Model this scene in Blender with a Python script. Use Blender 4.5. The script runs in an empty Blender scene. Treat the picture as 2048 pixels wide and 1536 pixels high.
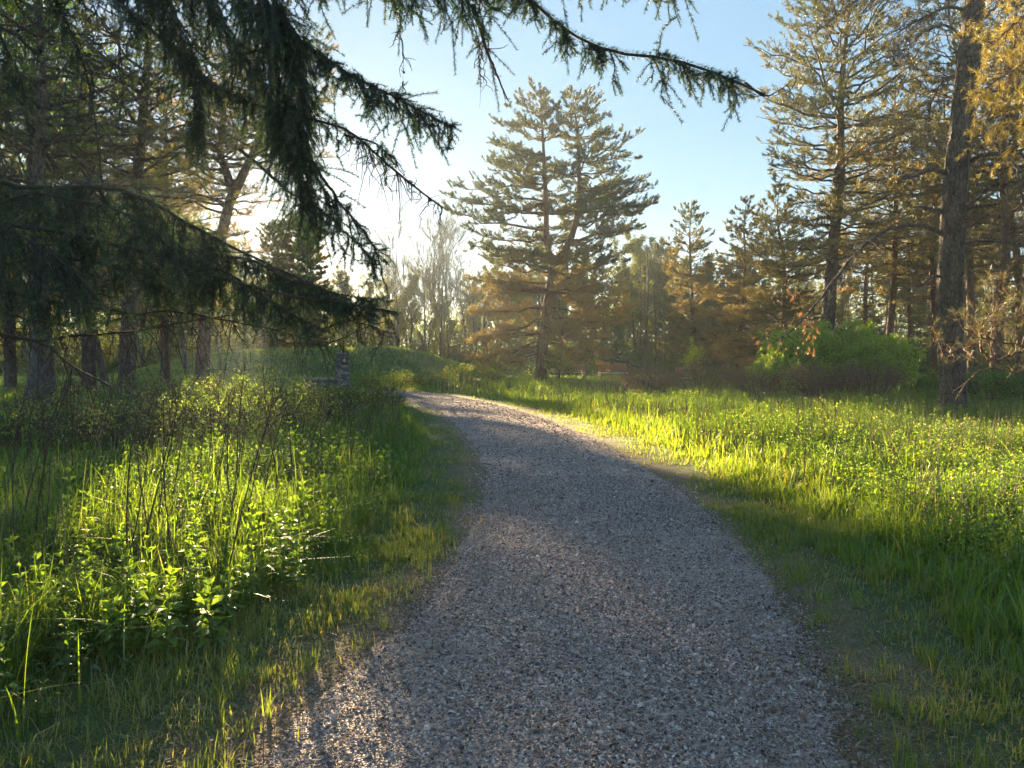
import bpy, math
import numpy as np
from mathutils import Vector

RNG = np.random.default_rng(11)
COL = bpy.context.scene.collection
U = lambda a, b, n=None: RNG.uniform(a, b, n)

# ---------------------------------------------------------------- camera model
F, CX, CY, EYE = 1480.0, 1024.0, 768.0, 1.5
PITCH = math.atan((768 - 712) / F)
SUN_AZ, SUN_EL = math.radians(-18.9), math.radians(9.6)


def ray(px, py):
    u, v = (px - CX) / F, (CY - py) / F
    c, s = math.cos(PITCH), math.sin(PITCH)
    return np.array([u, c + v * s, -s + v * c])


def at(px, py, depth):
    d = ray(px, py)
    return np.array([0, 0, EYE]) + d * (depth / d[1])


def gnd(px, py):
    d = ray(px, py)
    return np.array([0, 0, EYE]) + d * (EYE / -d[2])


# ---------------------------------------------------------------- mesh building
class MB:
    def __init__(self):
        self.v, self.t3, self.t4, self.tint, self.n = [], [], [], [], 0

    def add(self, v, tris=None, quads=None, tint=0.5):
        v = np.asarray(v, dtype=np.float32).reshape(-1, 3)
        if len(v) == 0:
            return
        if tris is not None:
            self.t3.append(np.asarray(tris, dtype=np.int32).reshape(-1, 3) + self.n)
        if quads is not None:
            self.t4.append(np.asarray(quads, dtype=np.int32).reshape(-1, 4) + self.n)
        t = np.asarray(tint, dtype=np.float32)
        self.tint.append(np.full(len(v), t, np.float32) if t.ndim == 0 else t.reshape(-1))
        self.v.append(v)
        self.n += len(v)

    def mesh(self, name, mat, smooth=False):
        me = bpy.data.meshes.new(name)
        if self.n:
            V = np.concatenate(self.v)
            t3 = np.concatenate(self.t3) if self.t3 else np.zeros((0, 3), np.int32)
            t4 = np.concatenate(self.t4) if self.t4 else np.zeros((0, 4), np.int32)
            me.vertices.add(len(V))
            me.vertices.foreach_set('co', V.ravel())
            loops = np.concatenate([t3.ravel(), t4.ravel()])
            me.loops.add(len(loops))
            me.loops.foreach_set('vertex_index', loops)
            n3, n4 = len(t3), len(t4)
            me.polygons.add(n3 + n4)
            st = np.concatenate([np.arange(n3) * 3, n3 * 3 + np.arange(n4) * 4]).astype(np.int32)
            me.polygons.foreach_set('loop_start', st)
            if smooth:
                me.polygons.foreach_set('use_smooth', np.ones(n3 + n4, dtype=bool))
            me.update(calc_edges=True)
            a = me.attributes.new('tint', 'FLOAT', 'POINT')
            a.data.foreach_set('value', np.concatenate(self.tint))
        me.materials.append(mat)
        return me

    def build(self, name, mat, parent=None, smooth=False):
        o = bpy.data.objects.new(name, self.mesh(name, mat, smooth))
        COL.objects.link(o)
        if parent is not None:
            o.parent = parent
        return o


def tag(o, label, cat=None, group=None, kind=None):
    o['label'] = label
    if cat:
        o['category'] = cat
    if group:
        o['group'] = group
    if kind:
        o['kind'] = kind
    return o


def empty(name, loc, rz=0.0, s=1.0):
    o = bpy.data.objects.new(name, None)
    COL.objects.link(o)
    o.location = [float(c) for c in loc]
    o.rotation_euler = (0, 0, rz)
    o.scale = (s, s, s)
    o.empty_display_size = 0.3
    return o


def copy_tree(o, parent=None):
    c = o.copy()
    COL.objects.link(c)
    if parent is not None:
        c.parent = parent
    for ch in [k for k in bpy.data.objects if k.parent == o and k != c]:
        copy_tree(ch, c)
    return c


def nrm(a):
    return a / np.maximum(np.linalg.norm(a, axis=-1, keepdims=True), 1e-9)


def tubes(P, R, sides=3, tint=0.5, mb=None, rough=0.0):
    P = np.asarray(P, float)
    if P.ndim == 2:
        P = P[None]
    N, K, _ = P.shape
    R = np.broadcast_to(np.asarray(R, float), (N, K))
    T = nrm(np.gradient(P, axis=1))
    main = nrm(P[:, -1] - P[:, 0])
    ref = np.where(np.abs(main[:, 2:3]) > 0.75, np.array([[1.0, 0.13, 0]]), np.array([[0.1, 0.05, 1.0]]))
    n1 = nrm(np.cross(T, ref[:, None, :]))
    n2 = np.cross(T, n1)
    a = np.arange(sides) / sides * 2 * math.pi
    RR = R[:, :, None] * np.ones(sides)
    if rough:
        RR = RR * (1 + rough * RNG.normal(size=RR.shape))
    V = P[:, :, None] + RR[..., None] * (np.cos(a)[None, None, :, None] * n1[:, :, None] + np.sin(a)[None, None, :, None] * n2[:, :, None])
    idx = np.arange(N * K * sides).reshape(N, K, sides)
    A, B = idx[:, :-1], idx[:, 1:]
    q = np.stack([A, np.roll(A, -1, 2), np.roll(B, -1, 2), B], -1).reshape(-1, 4)
    t = np.asarray(tint, float)
    tt = np.repeat(t, K * sides) if t.ndim == 1 else tint
    mb.add(V.reshape(-1, 3), quads=q, tint=tt)


def box(mb, lo, hi, tint=0.5, rot=None, off=(0, 0, 0), taper=0.0):
    lo, hi = np.array(lo, float), np.array(hi, float)
    c = np.array([[x, y, z] for x in (0, 1) for y in (0, 1) for z in (0, 1)], float)
    v = lo + c * (hi - lo)
    if taper:
        m = (lo + hi) / 2
        v[:, :2] = m[:2] + (v[:, :2] - m[:2]) * (1 - taper * c[:, 2:3])
    if rot is not None:
        v = v @ np.array(rot).T
    v += np.array(off)
    q = [[0, 1, 3, 2], [4, 6, 7, 5], [0, 4, 5, 1], [2, 3, 7, 6], [0, 2, 6, 4], [1, 5, 7, 3]]
    mb.add(v, quads=q, tint=tint)


def resample(P, K):
    """smooth polyline through P (Catmull-Rom), K points evenly by length"""
    P = np.asarray(P, float)
    E = np.vstack([2 * P[0] - P[1], P, 2 * P[-1] - P[-2]])
    out = []
    for i in range(len(P) - 1):
        p0, p1, p2, p3 = E[i:i + 4]
        for t in np.linspace(0, 1, 12, endpoint=False):
            out.append(0.5 * (2 * p1 + (p2 - p0) * t + (2 * p0 - 5 * p1 + 4 * p2 - p3) * t ** 2 + (3 * p1 - p0 - 3 * p2 + p3) * t ** 3))
    out.append(P[-1])
    out = np.array(out)
    d = np.concatenate([[0], np.cumsum(np.linalg.norm(np.diff(out, axis=0), axis=1))])
    s = np.linspace(0, d[-1], K)
    return np.stack([np.interp(s, d, out[:, i]) for i in range(P.shape[1])], 1)


def along(P, i, t):
    """point and tangent at parameter t (0..1) of polyline i of P (N,K,3)"""
    K = P.shape[1]
    f = np.clip(t, 0, 0.9999) * (K - 1)
    k = f.astype(int)
    w = (f - k)[:, None]
    a, b = P[i, k], P[i, k + 1]
    return a + (b - a) * w, nrm(b - a)


def vnoise(x, y, scale, seed=0):
    x, y = np.asarray(x) / scale, np.asarray(y) / scale
    xi, yi = np.floor(x).astype(np.int64), np.floor(y).astype(np.int64)
    fx, fy = x - xi, y - yi
    fx, fy = fx * fx * (3 - 2 * fx), fy * fy * (3 - 2 * fy)

    def h(a, b):
        n = (a * 374761393 + b * 668265263 + seed * 144269504) & 0xffffffff
        n = ((n ^ (n >> 13)) * 1274126177) & 0xffffffff
        return ((n ^ (n >> 16)) & 0xffff) / 65535.0
    return (h(xi, yi) * (1 - fx) + h(xi + 1, yi) * fx) * (1 - fy) + (h(xi, yi + 1) * (1 - fx) + h(xi + 1, yi + 1) * fx) * fy


# ---------------------------------------------------------------- materials
def new_mat(name):
    m = bpy.data.materials.new(name)
    m.use_nodes = True
    nt = m.node_tree
    nt.nodes.clear()
    return m, nt, nt.nodes.new('ShaderNodeOutputMaterial')


def ramp(nt, stops):
    r = nt.nodes.new('ShaderNodeValToRGB')
    e = r.color_ramp.elements
    while len(e) > 1:
        e.remove(e[-1])
    e[0].position, e[0].color = stops[0][0], (*stops[0][1], 1)
    for p, c in stops[1:]:
        k = e.new(p)
        k.color = (*c, 1)
    return r


def foliage_mat(name, stops, trans=0.5, warm=(1.25, 1.2, 0.55), gloss=0.05, rough=0.45):
    m, nt, out = new_mat(name)
    N, L = nt.nodes.new, nt.links.new
    at_ = N('ShaderNodeAttribute')
    at_.attribute_name = 'tint'
    r = ramp(nt, stops)
    L(at_.outputs['Fac'], r.inputs[0])
    d = N('ShaderNodeBsdfDiffuse')
    L(r.outputs[0], d.inputs[0])
    mul = N('ShaderNodeMix')
    mul.data_type, mul.blend_type = 'RGBA', 'MULTIPLY'
    mul.inputs[0].default_value = 1.0
    L(r.outputs[0], mul.inputs[6])
    mul.inputs[7].default_value = (*warm, 1)
    t = N('ShaderNodeBsdfTranslucent')
    L(mul.outputs[2], t.inputs[0])
    mx = N('ShaderNodeMixShader')
    mx.inputs[0].default_value = trans
    L(d.outputs[0], mx.inputs[1])
    L(t.outputs[0], mx.inputs[2])
    g = N('ShaderNodeBsdfGlossy')
    g.inputs['Roughness'].default_value = rough
    g.inputs[0].default_value = (1, 1, 1, 1)
    m2 = N('ShaderNodeMixShader')
    m2.inputs[0].default_value = gloss
    L(mx.outputs[0], m2.inputs[1])
    L(g.outputs[0], m2.inputs[2])
    L(m2.outputs[0], out.inputs[0])
    return m


def bark_mat(name, c1, c2, c3, scale=6.0, stretch=0.22, bump=0.6, rough=0.9):
    m, nt, out = new_mat(name)
    N, L = nt.nodes.new, nt.links.new
    tc = N('ShaderNodeTexCoord')
    mp = N('ShaderNodeMapping')
    mp.inputs['Scale'].default_value = (1, 1, stretch)
    L(tc.outputs['Object'], mp.inputs[0])
    n = N('ShaderNodeTexNoise')
    n.inputs['Scale'].default_value = scale
    n.inputs['Detail'].default_value = 6
    n.inputs['Roughness'].default_value = 0.65
    L(mp.outputs[0], n.inputs['Vector'])
    v = N('ShaderNodeTexVoronoi')
    v.feature = 'DISTANCE_TO_EDGE'
    v.inputs['Scale'].default_value = scale * 2.2
    L(mp.outputs[0], v.inputs['Vector'])
    r = ramp(nt, [(0.3, c1), (0.5, c2), (0.72, c3)])
    L(n.outputs['Fac'], r.inputs[0])
    crack = ramp(nt, [(0.0, (0.35, 0.33, 0.33)), (0.16, (1, 1, 1))])
    L(v.outputs['Distance'], crack.inputs[0])
    mul = N('ShaderNodeMix')
    mul.data_type, mul.blend_type = 'RGBA', 'MULTIPLY'
    mul.inputs[0].default_value = 0.8
    L(r.outputs[0], mul.inputs[6])
    L(crack.outputs[0], mul.inputs[7])
    add = N('ShaderNodeMath')
    add.operation = 'ADD'
    L(n.outputs['Fac'], add.inputs[0])
    L(crack.outputs[0], add.inputs[1])
    b = N('ShaderNodeBump')
    b.inputs['Strength'].default_value = bump
    b.inputs['Distance'].default_value = 0.03
    L(add.outputs[0], b.inputs['Height'])
    p = N('ShaderNodeBsdfPrincipled')
    p.inputs['Roughness'].default_value = rough
    L(mul.outputs[2], p.inputs['Base Color'])
    L(b.outputs[0], p.inputs['Normal'])
    L(p.outputs[0], out.inputs[0])
    return m


def tint_mat(name, stops, rough=0.85, spec=0.3, noise=None, bump=0.0):
    m, nt, out = new_mat(name)
    N, L = nt.nodes.new, nt.links.new
    at_ = N('ShaderNodeAttribute')
    at_.attribute_name = 'tint'
    r = ramp(nt, stops)
    fac = at_.outputs['Fac']
    p = N('ShaderNodeBsdfPrincipled')
    if noise:
        tc = N('ShaderNodeTexCoord')
        n = N('ShaderNodeTexNoise')
        n.inputs['Scale'].default_value = noise
        n.inputs['Detail'].default_value = 5
        L(tc.outputs['Object'], n.inputs['Vector'])
        mm = N('ShaderNodeMath')
        mm.operation = 'MULTIPLY_ADD'
        L(n.outputs['Fac'], mm.inputs[0])
        mm.inputs[1].default_value = 0.5
        sub = N('ShaderNodeMath')
        sub.operation = 'SUBTRACT'
        L(fac, sub.inputs[0])
        sub.inputs[1].default_value = 0.25
        L(sub.outputs[0], mm.inputs[2])
        fac = mm.outputs[0]
        if bump:
            b = N('ShaderNodeBump')
            b.inputs['Strength'].default_value = bump
            b.inputs['Distance'].default_value = 0.02
            L(n.outputs['Fac'], b.inputs['Height'])
            L(b.outputs[0], p.inputs['Normal'])
    L(fac, r.inputs[0])
    L(r.outputs[0], p.inputs['Base Color'])
    p.inputs['Roughness'].default_value = rough
    p.inputs['Specular IOR Level'].default_value = spec
    L(p.outputs[0], out.inputs[0])
    return m


M = {}
M['grass'] = foliage_mat('grass', [(0.0, (0.06, 0.105, 0.016)), (0.45, (0.155, 0.235, 0.024)), (0.8, (0.26, 0.31, 0.045)), (1.0, (0.34, 0.27, 0.12))], trans=0.62, warm=(1.5, 1.5, 0.5))
M['turf'] = foliage_mat('turf', [(0.0, (0.08, 0.13, 0.022)), (0.5, (0.19, 0.245, 0.04)), (0.8, (0.32, 0.29, 0.08)), (1.0, (0.38, 0.30, 0.15))], trans=0.58, warm=(1.4, 1.35, 0.55))
M['weed'] = foliage_mat('weed', [(0.0, (0.055, 0.105, 0.018)), (0.5, (0.15, 0.245, 0.03)), (0.85, (0.26, 0.33, 0.06)), (1.0, (0.34, 0.26, 0.13))], trans=0.62, warm=(1.5, 1.5, 0.5))
M['leaf'] = foliage_mat('leaf', [(0.0, (0.045, 0.10, 0.018)), (0.6, (0.12, 0.21, 0.03)), (1.0, (0.24, 0.33, 0.05))], trans=0.58, warm=(1.5, 1.5, 0.5))
M['shrubleaf'] = foliage_mat('shrub_leaf', [(0.0, (0.07, 0.14, 0.022)), (0.6, (0.18, 0.29, 0.04)), (1.0, (0.32, 0.40, 0.07))], trans=0.58, warm=(1.4, 1.5, 0.5))
M['needle'] = foliage_mat('pine_needle', [(0.0, (0.035, 0.06, 0.035)), (0.35, (0.075, 0.10, 0.045)), (0.6, (0.17, 0.15, 0.06)), (0.8, (0.27, 0.185, 0.07)), (1.0, (0.34, 0.21, 0.08))], trans=0.5, warm=(1.35, 1.15, 0.7), gloss=0.06)
M['gold'] = foliage_mat('golden_needle', [(0.0, (0.10, 0.11, 0.03)), (0.5, (0.22, 0.19, 0.05)), (1.0, (0.36, 0.27, 0.07))], trans=0.5, warm=(1.3, 1.2, 0.6))
M['spruce'] = foliage_mat('spruce_needle', [(0.0, (0.018, 0.04, 0.032)), (0.6, (0.032, 0.066, 0.045)), (0.85, (0.07, 0.12, 0.05)), (1.0, (0.15, 0.21, 0.08))], trans=0.25, warm=(1.2, 1.2, 0.6), gloss=0.05)
M['budleaf'] = foliage_mat('bud_leaf', [(0.0, (0.06, 0.09, 0.025)), (0.5, (0.13, 0.16, 0.035)), (1.0, (0.26, 0.23, 0.07))], trans=0.5, warm=(1.3, 1.2, 0.6))
M['deadleaf'] = foliage_mat('dead_leaf', [(0.0, (0.12, 0.06, 0.03)), (0.5, (0.26, 0.14, 0.06)), (1.0, (0.40, 0.25, 0.12))], trans=0.35, warm=(1.2, 1.0, 0.7))
M['pinebark'] = bark_mat('pine_bark', (0.05, 0.04, 0.035), (0.11, 0.085, 0.07), (0.20, 0.15, 0.12), 7.0, 0.42, 0.9)
M['redbark'] = bark_mat('red_pine_bark', (0.09, 0.05, 0.035), (0.19, 0.10, 0.065), (0.30, 0.17, 0.10), 6.0, 0.3, 0.6)
M['greybark'] = bark_mat('grey_bark', (0.07, 0.06, 0.05), (0.14, 0.12, 0.10), (0.22, 0.195, 0.165), 9.0, 0.3, 0.5)
M['twig'] = tint_mat('twig', [(0.0, (0.03, 0.022, 0.018)), (0.5, (0.09, 0.065, 0.05)), (1.0, (0.22, 0.17, 0.13))])
M['stalk'] = tint_mat('dead_stalk', [(0.0, (0.035, 0.025, 0.022)), (0.5, (0.11, 0.075, 0.055)), (1.0, (0.30, 0.22, 0.14))])
M['stone'] = tint_mat('field_stone', [(0.0, (0.10, 0.09, 0.09)), (0.5, (0.21, 0.185, 0.175)), (1.0, (0.36, 0.33, 0.31))], noise=14, bump=0.5)
M['mortar'] = tint_mat('mortar', [(0.0, (0.17, 0.16, 0.15)), (1.0, (0.24, 0.23, 0.22))], noise=30)
M['darkmetal'] = tint_mat('dark_plaque', [(0.0, (0.03, 0.02, 0.018)), (1.0, (0.06, 0.04, 0.035))], rough=0.5, noise=20)
M['brass'] = tint_mat('pale_emblem', [(0.0, (0.45, 0.33, 0.22)), (1.0, (0.62, 0.5, 0.36))], rough=0.5, noise=20)
M['wood'] = tint_mat('bench_wood', [(0.0, (0.2, 0.095, 0.05)), (0.5, (0.33, 0.165, 0.09)), (1.0, (0.45, 0.26, 0.15))], rough=0.6, noise=9)
M['concrete'] = tint_mat('pale_bench_leg', [(0.0, (0.5, 0.48, 0.45)), (1.0, (0.7, 0.68, 0.64))], noise=9)
M['chips'] = tint_mat('gravel_chip', [(0.0, (0.06, 0.042, 0.036)), (0.4, (0.38, 0.27, 0.235)), (0.75, (0.60, 0.45, 0.40)), (0.93, (0.64, 0.55, 0.49)), (0.97, (0.40, 0.25, 0.15)), (1.0, (0.6, 0.53, 0.46))], rough=0.8, spec=0.2)
M['litter'] = tint_mat('litter', [(0.0, (0.10, 0.05, 0.03)), (0.5, (0.22, 0.12, 0.065)), (0.85, (0.36, 0.25, 0.15)), (1.0, (0.6, 0.52, 0.42))])

# ---------------------------------------------------------------- terrain
cl = np.array([(-0.9, -4.0), (-0.42, -1.5), (-0.05, 1.0), (0.16, 2.7), (0.40, 3.6), (0.56, 4.55), (0.71, 6.0), (0.78, 7.7), (0.70, 9.3), (0.50, 11.8),
               (0.05, 15.0), (-0.62, 18.8), (-1.62, 22.6), (-2.95, 26.5), (-4.6, 29.4), (-7.2, 31.6), (-11.0, 32.8), (-18.0, 33.4), (-30.0, 33.6)])
CL = resample(cl, 420)
HALF = 1.05


def path_dist(x, y):
    x, y = np.ravel(x), np.ravel(y)
    out = np.empty(len(x))
    for a in range(0, len(x), 40000):
        b = slice(a, a + 40000)
        d2 = (x[b, None] - CL[None, :, 0]) ** 2 + (y[b, None] - CL[None, :, 1]) ** 2
        out[b] = np.sqrt(d2.min(1))
    return out - HALF


def sstep(a, b, x):
    t = np.clip((x - a) / (b - a), 0, 1)
    return t * t * (3 - 2 * t)


def H(x, y, pd=None):
    x, y = np.asarray(x, float), np.asarray(y, float)
    if pd is None:
        pd = path_dist(x, y).reshape(x.shape)
    k = sstep(0.6, 3.0, pd)
    z = k * (0.10 * (vnoise(x, y, 3.5, 3) - 0.5) + 0.22 * (vnoise(x, y, 9.0, 4) - 0.45))
    # the grassy mound on the left beyond the path
    m = 1.8 * np.exp(-((x + 15.5) / 9.0) ** 4 - ((y - 52) / 8.0) ** 2) + 1.15 * np.exp(-((x + 6.3) / 4.6) ** 2 - ((y - 55) / 7.0) ** 2)
    return z * (1 - 0.7 * sstep(60, 90, y)) + m


def Hs(x, y):
    return float(H(np.array([x]), np.array([y]))[0])


# ground sheet: fine near the camera, coarse to the horizon
gx = np.concatenate([-np.geomspace(320, 26, 12), np.arange(-25, 25.01, 0.4), np.geomspace(26, 320, 12)])
gy = np.concatenate([-np.geomspace(60, 8, 8), np.arange(-7, 72, 0.4), np.geomspace(73, 420, 14)])
GX, GY = np.meshgrid(gx, gy)
pdg = path_dist(GX, GY).reshape(GX.shape)
GZ = H(GX, GY, pdg)
idx = np.arange(GX.size).reshape(GX.shape)
q = np.stack([idx[:-1, :-1], idx[:-1, 1:], idx[1:, 1:], idx[1:, :-1]], -1).reshape(-1, 4)
mb = MB()
mb.add(np.stack([GX, GY, GZ], -1), quads=q, tint=np.clip(pdg.ravel() / 2.0, 0, 1))


def ground_mat():
    m, nt, out = new_mat('ground_soil')
    N, L = nt.nodes.new, nt.links.new
    tc = N('ShaderNodeTexCoord')
    a = N('ShaderNodeAttribute')
    a.attribute_name = 'tint'
    n1 = N('ShaderNodeTexNoise')
    n1.inputs['Scale'].default_value = 1.6
    n1.inputs['Detail'].default_value = 8
    n1.inputs['Roughness'].default_value = 0.7
    L(tc.outputs['Object'], n1.inputs['Vector'])
    n2 = N('ShaderNodeTexNoise')
    n2.inputs['Scale'].default_value = 60
    n2.inputs['Detail'].default_value = 6
    L(tc.outputs['Object'], n2.inputs['Vector'])
    soil = ramp(nt, [(0.3, (0.09, 0.055, 0.036)), (0.5, (0.21, 0.135, 0.08)), (0.7, (0.34, 0.25, 0.155))])
    L(n2.outputs['Fac'], soil.inputs[0])
    green = ramp(nt, [(0.3, (0.035, 0.055, 0.012)), (0.55, (0.07, 0.10, 0.02)), (0.75, (0.12, 0.12, 0.035))])
    L(n2.outputs['Fac'], green.inputs[0])
    ad = N('ShaderNodeMath')
    ad.operation = 'ADD'
    L(n1.outputs['Fac'], ad.inputs[0])
    L(a.outputs['Fac'], ad.inputs[1])
    f = ramp(nt, [(0.50, (0, 0, 0)), (0.80, (1, 1, 1))])
    L(ad.outputs[0], f.inputs[0])
    mx = N('ShaderNodeMix')
    mx.data_type = 'RGBA'
    L(f.outputs[0], mx.inputs[0])
    L(soil.outputs[0], mx.inputs[6])
    L(green.outputs[0], mx.inputs[7])
    b = N('ShaderNodeBump')
    b.inputs['Strength'].default_value = 0.7
    b.inputs['Distance'].default_value = 0.03
    L(n2.outputs['Fac'], b.inputs['Height'])
    p = N('ShaderNodeBsdfPrincipled')
    p.inputs['Roughness'].default_value = 0.95
    L(mx.outputs[2], p.inputs['Base Color'])
    L(b.outputs[0], p.inputs['Normal'])
    L(p.outputs[0], out.inputs[0])
    return m


tag(mb.build('ground', ground_mat(), smooth=True), 'meadow ground with brown thatch and a grassy mound beyond the path', kind='structure')

# gravel path sheet with ragged edges
T = nrm(np.gradient(CL, axis=0))
Nn = np.stack([T[:, 1], -T[:, 0]], 1)
mb = MB()
rows, xs = [], np.linspace(-1, 1, 13)
for i in range(len(CL)):
    jl = HALF + 0.10 * (vnoise(CL[i, 0] + 50, CL[i, 1], 0.35, 9) + vnoise(CL[i, 0] + 50, CL[i, 1], 1.1, 10) - 1)
    jr = HALF + 0.10 * (vnoise(CL[i, 0] - 50, CL[i, 1], 0.35, 9) + vnoise(CL[i, 0] - 50, CL[i, 1], 1.1, 10) - 1)
    w = np.where(xs < 0, xs * jl, xs * jr)
    p = CL[i] + Nn[i] * w[:, None]
    z = 0.006 + 0.03 * (1 - xs ** 2)
    rows.append(np.column_stack([p, z]))
rows = np.array(rows)
idx = np.arange(rows.shape[0] * 13).reshape(-1, 13)
q = np.stack([idx[:-1, :-1], idx[:-1, 1:], idx[1:, 1:], idx[1:, :-1]], -1).reshape(-1, 4)
mb.add(rows, quads=q)


def gravel_mat():
    m, nt, out = new_mat('gravel_bed')
    N, L = nt.nodes.new, nt.links.new
    tc = N('ShaderNodeTexCoord')
    v = N('ShaderNodeTexVoronoi')
    v.inputs['Scale'].default_value = 75
    v.inputs['Randomness'].default_value = 1
    L(tc.outputs['Object'], v.inputs['Vector'])
    r = ramp(nt, [(0.0, (0.10, 0.07, 0.055)), (0.5, (0.37, 0.265, 0.225)), (0.85, (0.50, 0.385, 0.33)), (1.0, (0.56, 0.46, 0.4))])
    L(v.outputs['Color'], r.inputs[0])
    n = N('ShaderNodeTexNoise')
    n.inputs['Scale'].default_value = 0.9
    n.inputs['Detail'].default_value = 5
    L(tc.outputs['Object'], n.inputs['Vector'])
    pr = ramp(nt, [(0.35, (0.75, 0.74, 0.74)), (0.65, (1.1, 1.06, 1.04))])
    L(n.outputs['Fac'], pr.inputs[0])
    mul = N('ShaderNodeMix')
    mul.data_type, mul.blend_type = 'RGBA', 'MULTIPLY'
    mul.inputs[0].default_value = 1
    L(r.outputs[0], mul.inputs[6])
    L(pr.outputs[0], mul.inputs[7])
    b = N('ShaderNodeBump')
    b.inputs['Strength'].default_value = 1
    b.inputs['Distance'].default_value = 0.012
    b.invert = True
    L(v.outputs['Distance'], b.inputs['Height'])
    p = N('ShaderNodeBsdfPrincipled')
    p.inputs['Roughness'].default_value = 0.75
    L(mul.outputs[2], p.inputs['Base Color'])
    L(b.outputs[0], p.inputs['Normal'])
    L(p.outputs[0], out.inputs[0])
    return m


tag(mb.build('path', gravel_mat(), smooth=True), 'dark gravel footpath curving away to the left', kind='structure')


# loose chips on the path
def scatter(n, y0, y1, power, wmul=0.78, wadd=1.6):
    """points inside the view wedge; density falls off as depth**-power"""
    e = 2 - power
    if abs(e) < 1e-6:
        y = y0 * (y1 / y0) ** RNG.random(n)
    else:
        y = (y0 ** e + RNG.random(n) * (y1 ** e - y0 ** e)) ** (1 / e)
    x = (RNG.random(n) * 2 - 1) * (wmul * y + wadd)
    return x, y


def path_z(x, y, pd):
    return np.where(pd < 0, 0.006 + 0.03 * (1 - np.clip((pd + HALF) / HALF, 0, 1) ** 2), 0)


def add_chips(n, y0, y1, power, size):
    t = RNG.random(n * 1)
    e = 2 - power
    y = (y0 ** e + t * (y1 ** e - y0 ** e)) ** (1 / e) if abs(e) > 1e-6 else y0 * (y1 / y0) ** t
    o = np.argsort(CL[:, 1])
    cxx = np.interp(y, CL[o, 1], CL[o, 0])
    off = U(-1.25, 1.25, n)
    x = cxx + off
    pd = path_dist(x, y)
    keep = ((pd < 0.0) & (RNG.random(n) < 0.45 + 0.75 * vnoise(x, y, 0.45, 14))) | ((pd >= 0) & (RNG.random(n) < np.exp(-np.maximum(pd, 0) / 0.09)))
    x, y, pd = x[keep], y[keep], pd[keep]
    n = len(x)
    z = np.where(pd < 0, path_z(x, y, pd), 0.0) + U(-0.002, 0.004, n)
    s = size * np.exp(RNG.normal(0, 0.42, n)) * (1 + 0.5 * (RNG.random(n) < 0.012)) * np.maximum(1, y / 6.0) ** 0.4
    az = U(0, 2 * math.pi, n)
    a, b, h = s * U(0.55, 1.0, n), s * U(0.3, 0.6, n), s * U(0.14, 0.34, n) * np.minimum(1, 8 / y)
    ang = np.array([0, 1.15, 2.1, 3.2, 4.3, 5.3])
    jit = 1 + RNG.normal(0, 0.16, (n, 6))
    lx, ly = a[:, None] * np.cos(ang) * jit, b[:, None] * np.sin(ang) * jit
    tilt, tilt2 = RNG.normal(0, 0.4, n), RNG.normal(0, 0.4, n)
    top = h[:, None] * (1 + RNG.normal(0, 0.2, (n, 6))) + lx * tilt[:, None] + ly * tilt2[:, None]
    low = lx * tilt[:, None] + ly * tilt2[:, None] - h[:, None] * 0.3
    c, sn = np.cos(az)[:, None], np.sin(az)[:, None]

    def tr(k, zz):
        return np.stack([x[:, None] + (lx * c - ly * sn) * k, y[:, None] + (lx * sn + ly * c) * k, z[:, None] + zz], -1)
    V = np.concatenate([tr(1.0, low), tr(0.8, top)], 1)
    base = (np.arange(n) * 12)[:, None, None]
    j = np.arange(6)
    side = np.stack([j, (j + 1) % 6, (j + 1) % 6 + 6, j + 6], -1)[None] + base
    capq = np.array([[6, 7, 8, 9], [6, 9, 10, 11]])[None] + base
    mbc.add(V.reshape(-1, 3), quads=np.concatenate([side, capq], 1).reshape(-1, 4), tint=np.repeat(np.clip(RNG.beta(0.85, 1.15, n) * 0.98, 0, 1), 12))


mbc = MB()
add_chips(260000, 1.5, 9.0, 1.0, 0.0062)
add_chips(80000, 9.0, 31.0, 1.2, 0.0085)
tag(mbc.build('gravel', M['chips']), 'loose grey stone chips covering the footpath', kind='stuff')


# fallen needles, twigs and dry bits along the verge
def add_litter(n, y0, y1, reach, ln, wd):
    x, y = scatter(n, y0, y1, 1.5, 0.75, 1.2)
    pd = path_dist(x, y)
    p = np.where(pd < -0.3, 0.10, np.where(pd < 0, 0.35, np.exp(-pd / reach)))
    k = RNG.random(n) < p
    x, y, pd = x[k], y[k], pd[k]
    n = len(x)
    z = np.maximum(H(x, y, pd), path_z(x, y, pd)) + U(0.006, 0.022, n)
    a = U(0, 2 * math.pi, n)
    l, w = ln * U(0.4, 1.3, n), wd * U(0.6, 1.5, n)
    d = np.stack([np.cos(a), np.sin(a), U(-0.15, 0.25, n)], -1)
    sd = np.stack([-np.sin(a), np.cos(a), U(-.3, .3, n)], -1)
    P = np.stack([x, y, z], -1)
    m_ = P + d * (l * 0.5)[:, None] + np.array([0, 0, 1]) * (l * U(0, 0.15, n))[:, None]
    e_ = P + d * l[:, None]
    V = np.stack([P - sd * w[:, None], P + sd * w[:, None], m_ + sd * w[:, None], m_ - sd * w[:, None], e_], 1)
    b = (np.arange(n) * 5)[:, None]
    mbl.add(V.reshape(-1, 3), tris=(b + np.array([[3, 2, 4]])).reshape(-1, 3), quads=(b + np.array([[0, 1, 2, 3]])).reshape(-1, 4),
            tint=np.repeat(RNG.beta(1.5, 2, n), 5))


mbl = MB()
add_litter(240000, 1.4, 12, 0.6, 0.05, 0.0012)
add_litter(30000, 1.4, 14, 0.5, 0.02, 0.006)
tag(mbl.build('leaf_litter', M['litter']), 'fallen brown pine needles and dry bits along the path edges', kind='stuff')


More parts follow.
